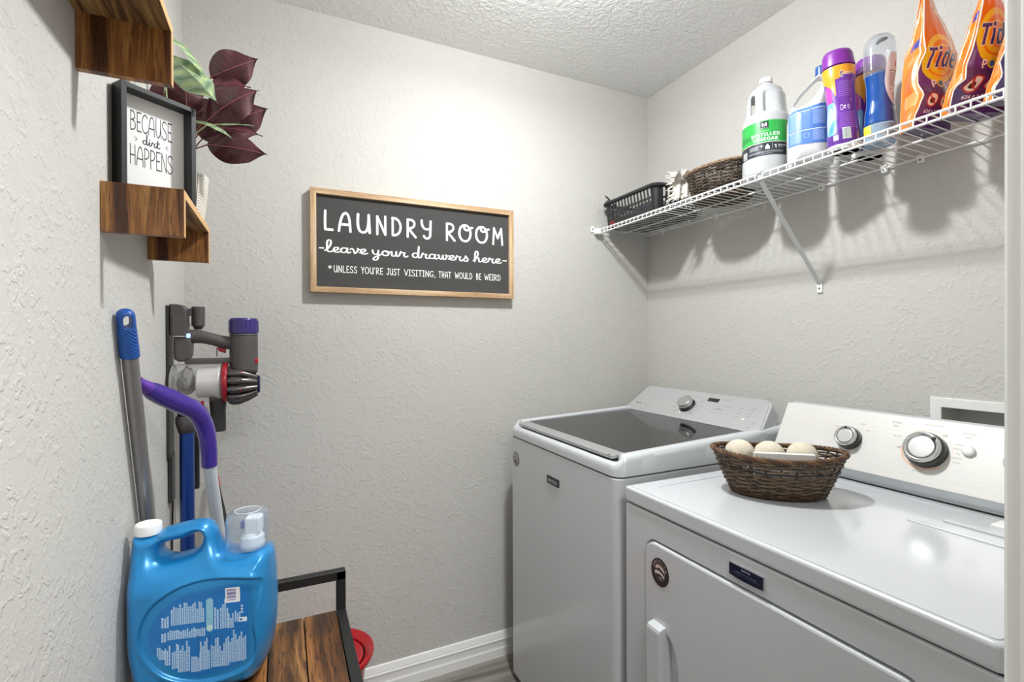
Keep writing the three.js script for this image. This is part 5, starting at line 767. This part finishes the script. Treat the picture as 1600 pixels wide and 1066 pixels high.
// two purple scent booster bottles
function booster(label, x, z, lean, front) {
  const t = thing('scent_booster_bottle', label, 'bottle', [x, SHELF + 0.0004, z], facing(x, z), 'purple laundry scent booster bottles'), R = rng(71);
  const pr = [[0.033, 0], [0.0365, 0.006], [0.037, 0.03], [0.0345, 0.075], [0.0315, 0.12], [0.0325, 0.165], [0.0365, 0.205], [0.037, 0.222]], rr = curveR(pr), S = 0.86, sk = (g) => { const p = g.attributes.position; for (let i = 0; i < p.count; i++) p.setX(i, p.getX(i) + lean * p.getY(i)); return g; };
  const body = []; for (let i = 0; i <= 44; i++) body.push([rr(i / 44 * 0.222), i / 44 * 0.222]); body.unshift([0, 0]); body.push([0, 0.222]);
  mesh('body', sk(lathe(body, 56).scale(1, 1, S)), phys(0x5d2391, 0.28, 0, { clearcoat: 0.6 }), t);
  mesh('cap', sk(lathe([[0, 0.2235], [0.0375, 0.2235], [0.038, 0.226], [0.0345, 0.258], [0.031, 0.266], [0.022, 0.2705], [0, 0.2715]], 56).scale(1, 1, S)), phys(0x7a2196, 0.3, 0, { clearcoat: 0.5 }), t);
  mesh('foot', sk(lathe([[0, 0], [0.035, 0], [0.0372, 0.003], [0.0378, 0.012], [0.0372, 0.014]], 56).scale(1, 1, S)), M.whitePlastic, t);
  const lb = canvas(1024, 768, (g, W, H) => {
    const gr = g.createLinearGradient(0, 0, 0, H); gr.addColorStop(0, '#6a2aa4'); gr.addColorStop(1, '#57208c'); g.fillStyle = gr; g.fillRect(0, 0, W, H);
    g.fillStyle = '#f0a01c'; g.beginPath(); g.moveTo(0, 0); g.lineTo(W, 0); g.lineTo(W, 120); g.quadraticCurveTo(690, 60, 520, 120); g.lineTo(420, 300); g.quadraticCurveTo(330, 150, 0, 130); g.fill(); g.fillStyle = '#c13fa6'; g.beginPath(); g.ellipse(240, 270, 110, 90, 0.6, 0, 7); g.fill(); g.fillStyle = '#6a2aa4'; g.fillRect(430, 132, W, 500);
    g.fillStyle = '#6fb7e6'; g.beginPath(); g.roundRect(150, 350, 250, 330, 70); g.fill(); g.fillStyle = '#a8dbf4'; g.beginPath(); g.ellipse(240, 520, 90, 130, 0.3, 0, 7); g.fill(); g.fillStyle = '#4f9cd6'; g.beginPath(); g.ellipse(300, 610, 90, 44, -0.5, 0, 7); g.fill();
    g.fillStyle = '#ece3f6'; g.beginPath(); g.arc(560, 92, 34, 0, 7); g.fill(); g.fillStyle = '#5a2a20'; g.beginPath(); g.arc(560, 92, 27, 0, 7); g.fill(); g.fillStyle = '#f0e6d8'; g.beginPath(); g.moveTo(545, 104); g.lineTo(572, 76); g.lineTo(580, 88); g.lineTo(556, 110); g.fill(); tiny(g, R, 610, 78, 160, 30, 15, '#f6edd8');
    tiny(g, R, 470, 160, 330, 150, 20, '#9366c2'); g.fillStyle = '#f4eefb'; g.font = 'bold 50px sans-serif'; g.fillText('1', 720, 372); g.strokeStyle = '#efe8f8'; g.lineWidth = 8; g.beginPath(); g.arc(520, 420, 26, 0, 7); g.stroke(); g.fillRect(560, 402, 50, 14); g.fillRect(560, 424, 40, 12); g.beginPath(); g.arc(660, 418, 18, 0, 7); g.stroke(); tiny(g, R, 470, 470, 330, 160, 19, '#8d60be'); barcode(g, R, 500, 628, 150, 110, '#2c5a50'); g.fillStyle = '#e8e4ee'; g.fillRect(330, 690, 96, 50);
  });
  mesh('label', sk(wrap(rr, 0.018, 0.221, -1.75, 1.75, 0.0004, S, 48, 36)), phys(0xffffff, 0.3, 0, { map: lb, clearcoat: 0.5 }), t);
  return t;
}
booster('purple scent booster bottle with orange shoulder standing in front beside the bleach', 1.352, -0.796, -0.06);
booster('purple scent booster bottle half hidden behind the clear-topped blue bottle', 1.455, -0.795, 0.02);

// blue liquid bottle with a clear dome
{
  const x = 1.392, z = -0.733, t = thing('cleaner_bottle', 'blue cleaner bottle with a tall clear dome and white side label', 'bottle', [x, SHELF + 0.0004, z], facing(x, z)), R = rng(81), S = 0.8;
  const pr = [[0.031, 0], [0.0345, 0.006], [0.035, 0.04], [0.033, 0.075], [0.0285, 0.115], [0.0295, 0.15], [0.0335, 0.19], [0.0345, 0.25], [0.032, 0.267], [0.024, 0.279], [0.012, 0.285], [0, 0.286]], rr = curveR(pr), seg = (a, b, n, k = 0) => Array.from({ length: n + 1 }, (_, i) => { const y = lerp(a, b, i / n); return [Math.max(0, rr(y) + k), y]; });
  mesh('liquid', lathe([[0, 0.052], ...seg(0.052, 0.183, 30, -0.0012), [0, 0.184]], 56).scale(1, 1, S), phys(0x0b4c9c, 0.12, 0, { clearcoat: 1 }), t);
  mesh('base', lathe([[0, 0], ...seg(0.0, 0.052, 12), [0, 0.052]], 56).scale(1, 1, S), phys(0xa9c6de, 0.18, 0, { clearcoat: 0.8, transmission: 0.35, thickness: 0 }), t);
  const dome = mesh('clear_dome', lathe([...seg(0.178, 0.286, 50), ...seg(0.178, 0.284, 50, -0.0008).reverse()], 56).scale(1, 1, S), phys(0xf6f8fa, 0.04, 0, { transmission: 0.95, thickness: 0, ior: 1.45 }), t);
  mesh('nozzle', tube(spline([V(-0.006, 0.262, 0.002), V(0.0, 0.266, 0.008), V(0.009, 0.268, 0.008), V(0.016, 0.271, 0.002)], 14), [...Array(15)].map((_, i) => 0.002 + 0.003 * Math.sin(i / 14 * PI)), 10), std(0x4a4c52, 0.3), dome);
  const lb = canvas(300, 600, (g, W, H) => { g.fillStyle = '#e8e6ea'; g.fillRect(0, 0, W, H); g.fillStyle = '#b43a48'; g.beginPath(); g.ellipse(190, 120, 22, 46, 0.2, 0, 7); g.fill(); g.fillStyle = '#3a3a44'; g.fillRect(60, 210, 210, 8); tiny(g, R, 80, 235, 190, 150, 13, '#83838f'); barcode(g, R, 120, 450, 120, 110, '#33333a'); g.fillStyle = '#33333a'; g.font = 'bold 30px sans-serif'; g.fillText('K2', 80, 430); });
  mesh('side_label', wrap(rr, 0.095, 0.225, (v) => 0.35 + 0.75 * Math.pow(Math.abs(v - 0.5) * 2, 2.2) * (v < 0.5 ? 1 : 0.55), 1.75, 0.0008, S, 20, 30), std(0xffffff, 0.4, 0, { map: lb }), t);
  mesh('sticker', wrap(rr, 0.022, 0.05, -1.15, -0.5, 0.0008, S, 10, 8), std(0xe6d23a, 0.4), t);
}

// orange pouches, one behind the other
function pouch(label, o) {
  const t = thing('detergent_pouch', label, 'detergent pouch', [1.335, SHELF + 0.0004, o.z], 0, 'orange detergent pouches on the wire shelf'), H = o.h;
  // an edge is a list of (height, x, z) from the shelf to the top seal
  const E = (list, v) => { const y = v * H; let i = 0; while (i < list.length - 2 && y > list[i + 1][0]) i++; const f = clamp((y - list[i][0]) / (list[i + 1][0] - list[i][0])), e = lerp(f, f * f * (3 - 2 * f), 0.4); return [lerp(list[i][1], list[i + 1][1], e), lerp(list[i][2], list[i + 1][2], e)]; };
  const wob = (x, y, s) => 0.009 * (fbm(x * 0.3 + s * 0.1, y * 0.3, 12, 12, 3, o.seed) - 0.5);
  const front = (u, v) => { const [ax, az] = E(o.seam, v), [bx, bz] = E(o.right, v), b = Math.sin(PI * u) * (0.010 * (1 - v) + 0.002) * smooth(v, 0, 0.12), w = wob(u, v, 1) * Math.sin(PI * u); return V(lerp(ax, bx, u) - b * 0.3, H * v, lerp(az, bz, u) + b + w); };
  const back = (u, v) => { const [ax, az] = E(o.backL, v), [bx, bz] = E(o.backR, v), b = Math.sin(PI * u) * 0.008 * (1 - v) * smooth(v, 0, 0.12); return V(lerp(ax, bx, u), H * v, lerp(az, bz, u) - b); };
  const gl = (u, v) => { const a = E(o.backL, v), b = E(o.seam, v), c = 0.006 * Math.sin(PI * u) * (1 - v) - 0.003 * Math.sin(2 * PI * u); return V(lerp(a[0], b[0], u) - c + wob(u + 3, v * 1.6, 4) * 1.4 * Math.sin(PI * u), H * v, lerp(a[1], b[1], u)); };
  const gr = (u, v) => { const a = E(o.right, v), b = E(o.backR, v); return V(lerp(a[0], b[0], u), H * v, lerp(a[1], b[1], u)); };
  const film = (map, c = 0xffffff) => phys(c, 0.26, 0, { map, clearcoat: 0.8, clearcoatRoughness: 0.12, side: THREE.DoubleSide });
  mesh('front_panel', grid(front, 26, 48), film(o.map), t); mesh('back_panel', grid(back, 12, 20, true), film(null, 0xe06a10), t); mesh('side_gusset', grid(gl, 14, 48), film(o.side), t); mesh('side_gusset', grid(gr, 8, 20), film(null, 0xe8861e), t);
  mesh('base', grid((u, v) => front(u, 0).lerp(back(u, 0), v).add(V(0, 0.0002, 0)), 10, 4), film(null, 0x4d2b66), t);
  const rim = Array.from({ length: 40 }, (_, i) => front(0, i / 39)); mesh('seam', tube(rim, 0.0013, 6), std(0xf6efe6, 0.35), t); mesh('seam', tube(Array.from({ length: 34 }, (_, i) => gl(0, i / 33)), 0.0009, 6), std(0xf2a860, 0.35), t); mesh('top_seal', tube([front(0, 1), front(0.5, 1), front(1, 1)], 0.0018, 6), std(0xe8741a, 0.35), t);
  return t;
}
{
  const face = canvas(512, 1400, (g, W, H) => {        // 0.115 m x 0.315 m
    g.fillStyle = '#ee7a12'; g.fillRect(0, 0, W, H);
    g.fillStyle = '#5c2c8a'; g.beginPath(); g.moveTo(0, 760); g.quadraticCurveTo(120, 850, 260, 900); g.quadraticCurveTo(420, 900, W, 760); g.lineTo(W, H); g.lineTo(0, H); g.fill(); g.fillStyle = '#46226e'; g.beginPath(); g.moveTo(0, 1010); g.quadraticCurveTo(300, 960, W, 1060); g.lineTo(W, H); g.lineTo(0, H); g.fill();
    g.save(); g.translate(250, 720); g.fillStyle = '#f4d02a'; g.beginPath(); g.arc(0, 0, 240, 0, 7); g.fill(); g.fillStyle = '#f08a1c'; g.beginPath(); g.arc(0, 0, 184, 0, 7); g.fill(); g.fillStyle = '#f4d02a'; g.beginPath(); g.arc(0, 14, 150, 0, 7); g.fill(); g.fillStyle = '#f08a1c'; g.beginPath(); g.arc(0, 0, 112, 0, 7); g.fill();
    g.rotate(-0.1); g.transform(1, 0, -0.14, 1, 0, 0); g.font = 'bold 260px sans-serif'; g.textAlign = 'center'; g.lineJoin = 'round'; g.lineWidth = 18; g.strokeStyle = '#f3ead8'; g.strokeText('Tide', 10, 84, 440); g.fillStyle = '#1d2f82'; g.fillText('Tide', 10, 84, 440); g.restore();
    g.save(); g.translate(285, 1010); g.rotate(-0.06); g.font = 'bold 112px sans-serif'; g.textAlign = 'center'; g.fillStyle = '#f2ece2'; g.fillText('PODS', 0, 0, 330); g.fillStyle = '#f0cf2a'; g.beginPath(); g.arc(-36, -40, 44, 0, 7); g.fill(); g.fillStyle = '#2a6fb4'; g.beginPath(); g.arc(-36, -40, 28, 0, 7); g.fill(); g.restore();
    for (const x of [130, 300]) { g.fillStyle = '#efe6e0'; g.beginPath(); g.arc(x, 1150, 64, 0, 7); g.fill(); g.strokeStyle = '#b8242c'; g.lineWidth = 15; g.stroke(); g.fillStyle = '#222'; g.beginPath(); g.ellipse(x, 1158, 30, 24, 0.4, 0, 7); g.fill(); g.beginPath(); g.moveTo(x - 45, 1105); g.lineTo(x + 45, 1195); g.stroke(); }
    g.fillStyle = '#e9dfee'; g.font = 'bold 44px sans-serif'; g.fillText('624 g 1 lb 6 oz', 70, 1272, 330); g.save(); g.translate(330, 200); g.rotate(1.25); g.fillStyle = '#efe2cc'; g.fillRect(-180, -46, 560, 84); g.fillStyle = '#8a9a20'; g.font = 'bold 52px sans-serif'; g.fillText('spring meadow', -140, 14, 420); g.restore();
  });
  const side = canvas(256, 1400, (g, W, H) => { g.fillStyle = '#ee7f18'; g.fillRect(0, 0, W, H); const R = rng(92); g.fillStyle = '#31379a'; g.fillRect(60, 520, 160, 80); tiny(g, R, 40, 680, 180, 60, 16, '#f2b070'); tiny(g, R, 30, 800, 190, 380, 22, '#e06c14'); g.fillStyle = '#f6b468'; g.fillRect(60, 1050, 150, 130); tiny(g, R, 70, 1060, 130, 110, 14, '#d8650f'); });
  const base = { h: 0.315, map: face, side }, right = [[0, 0.1, 0.016], [0.133, 0.105, 0.024], [0.173, 0.103, 0.028], [0.205, 0.09, 0.024], [0.24, 0.075, 0.017], [0.268, 0.055, 0.011], [0.315, 0.03, 0.006]], backR = [[0, 0.112, -0.036], [0.133, 0.112, -0.030], [0.205, 0.09, -0.010], [0.268, 0.054, 0.0], [0.315, 0.0305, 0.004]];
  pouch('orange detergent pouch farthest from the door, its whole round logo in view', { ...base, seed: 5, z: -0.62, right, backR, seam: [[0, 0, -0.012], [0.022, 0, -0.009], [0.042, 0, 0], [0.066, 0, 0.009], [0.097, 0, -0.003], [0.123, 0, -0.003], [0.142, 0, 0.003], [0.162, 0, 0.013], [0.202, 0, 0.009], [0.25, 0.001, 0.009], [0.315, 0.004, 0.008]], backL: [[0, 0.025, -0.051], [0.091, 0.025, -0.048], [0.135, 0.022, -0.044], [0.175, 0.02, -0.039], [0.208, 0.017, -0.023], [0.249, 0.013, -0.011], [0.315, 0.009, 0.001]] });
  const r2 = right.map(([y, x, z]) => [y, x, z * 0.8 + 0.004]), b2 = backR.map(([y, x, z]) => [y, x, z * 0.8 - 0.006]);
  pouch('orange detergent pouch in the middle of the three, logo cut by the door frame', { ...base, seed: 6, z: -0.522, right: r2, backR: b2, seam: [[0, 0, -0.043], [0.02, 0, -0.040], [0.053, 0, -0.034], [0.065, 0, -0.013], [0.091, 0, -0.012], [0.128, 0, 0], [0.162, 0, 0.007], [0.189, 0, 0.012], [0.215, 0, 0.016], [0.315, 0.004, 0.014]], backL: [[0, 0.02, -0.068], [0.027, 0.02, -0.062], [0.055, 0.02, -0.056], [0.098, 0.02, -0.041], [0.132, 0.02, -0.031], [0.173, 0.018, -0.017], [0.228, 0.012, 0.005], [0.315, 0.009, 0.010]] });
  pouch('orange detergent pouch nearest the door, only its orange side edge showing', { ...base, seed: 7, z: -0.435, right: r2, backR: b2, seam: [[0, 0, -0.056], [0.022, 0, -0.053], [0.044, 0, -0.041], [0.074, 0, -0.045], [0.086, 0, -0.039], [0.16, 0, -0.01], [0.215, 0, 0.008], [0.315, 0.004, 0.010]], backL: [[0, 0.02, -0.08], [0.03, 0.02, -0.074], [0.058, 0.02, -0.065], [0.088, 0.02, -0.056], [0.121, 0.02, -0.047], [0.2, 0.015, -0.012], [0.315, 0.009, 0.006]] });
}

renderer.render(scene, camera);
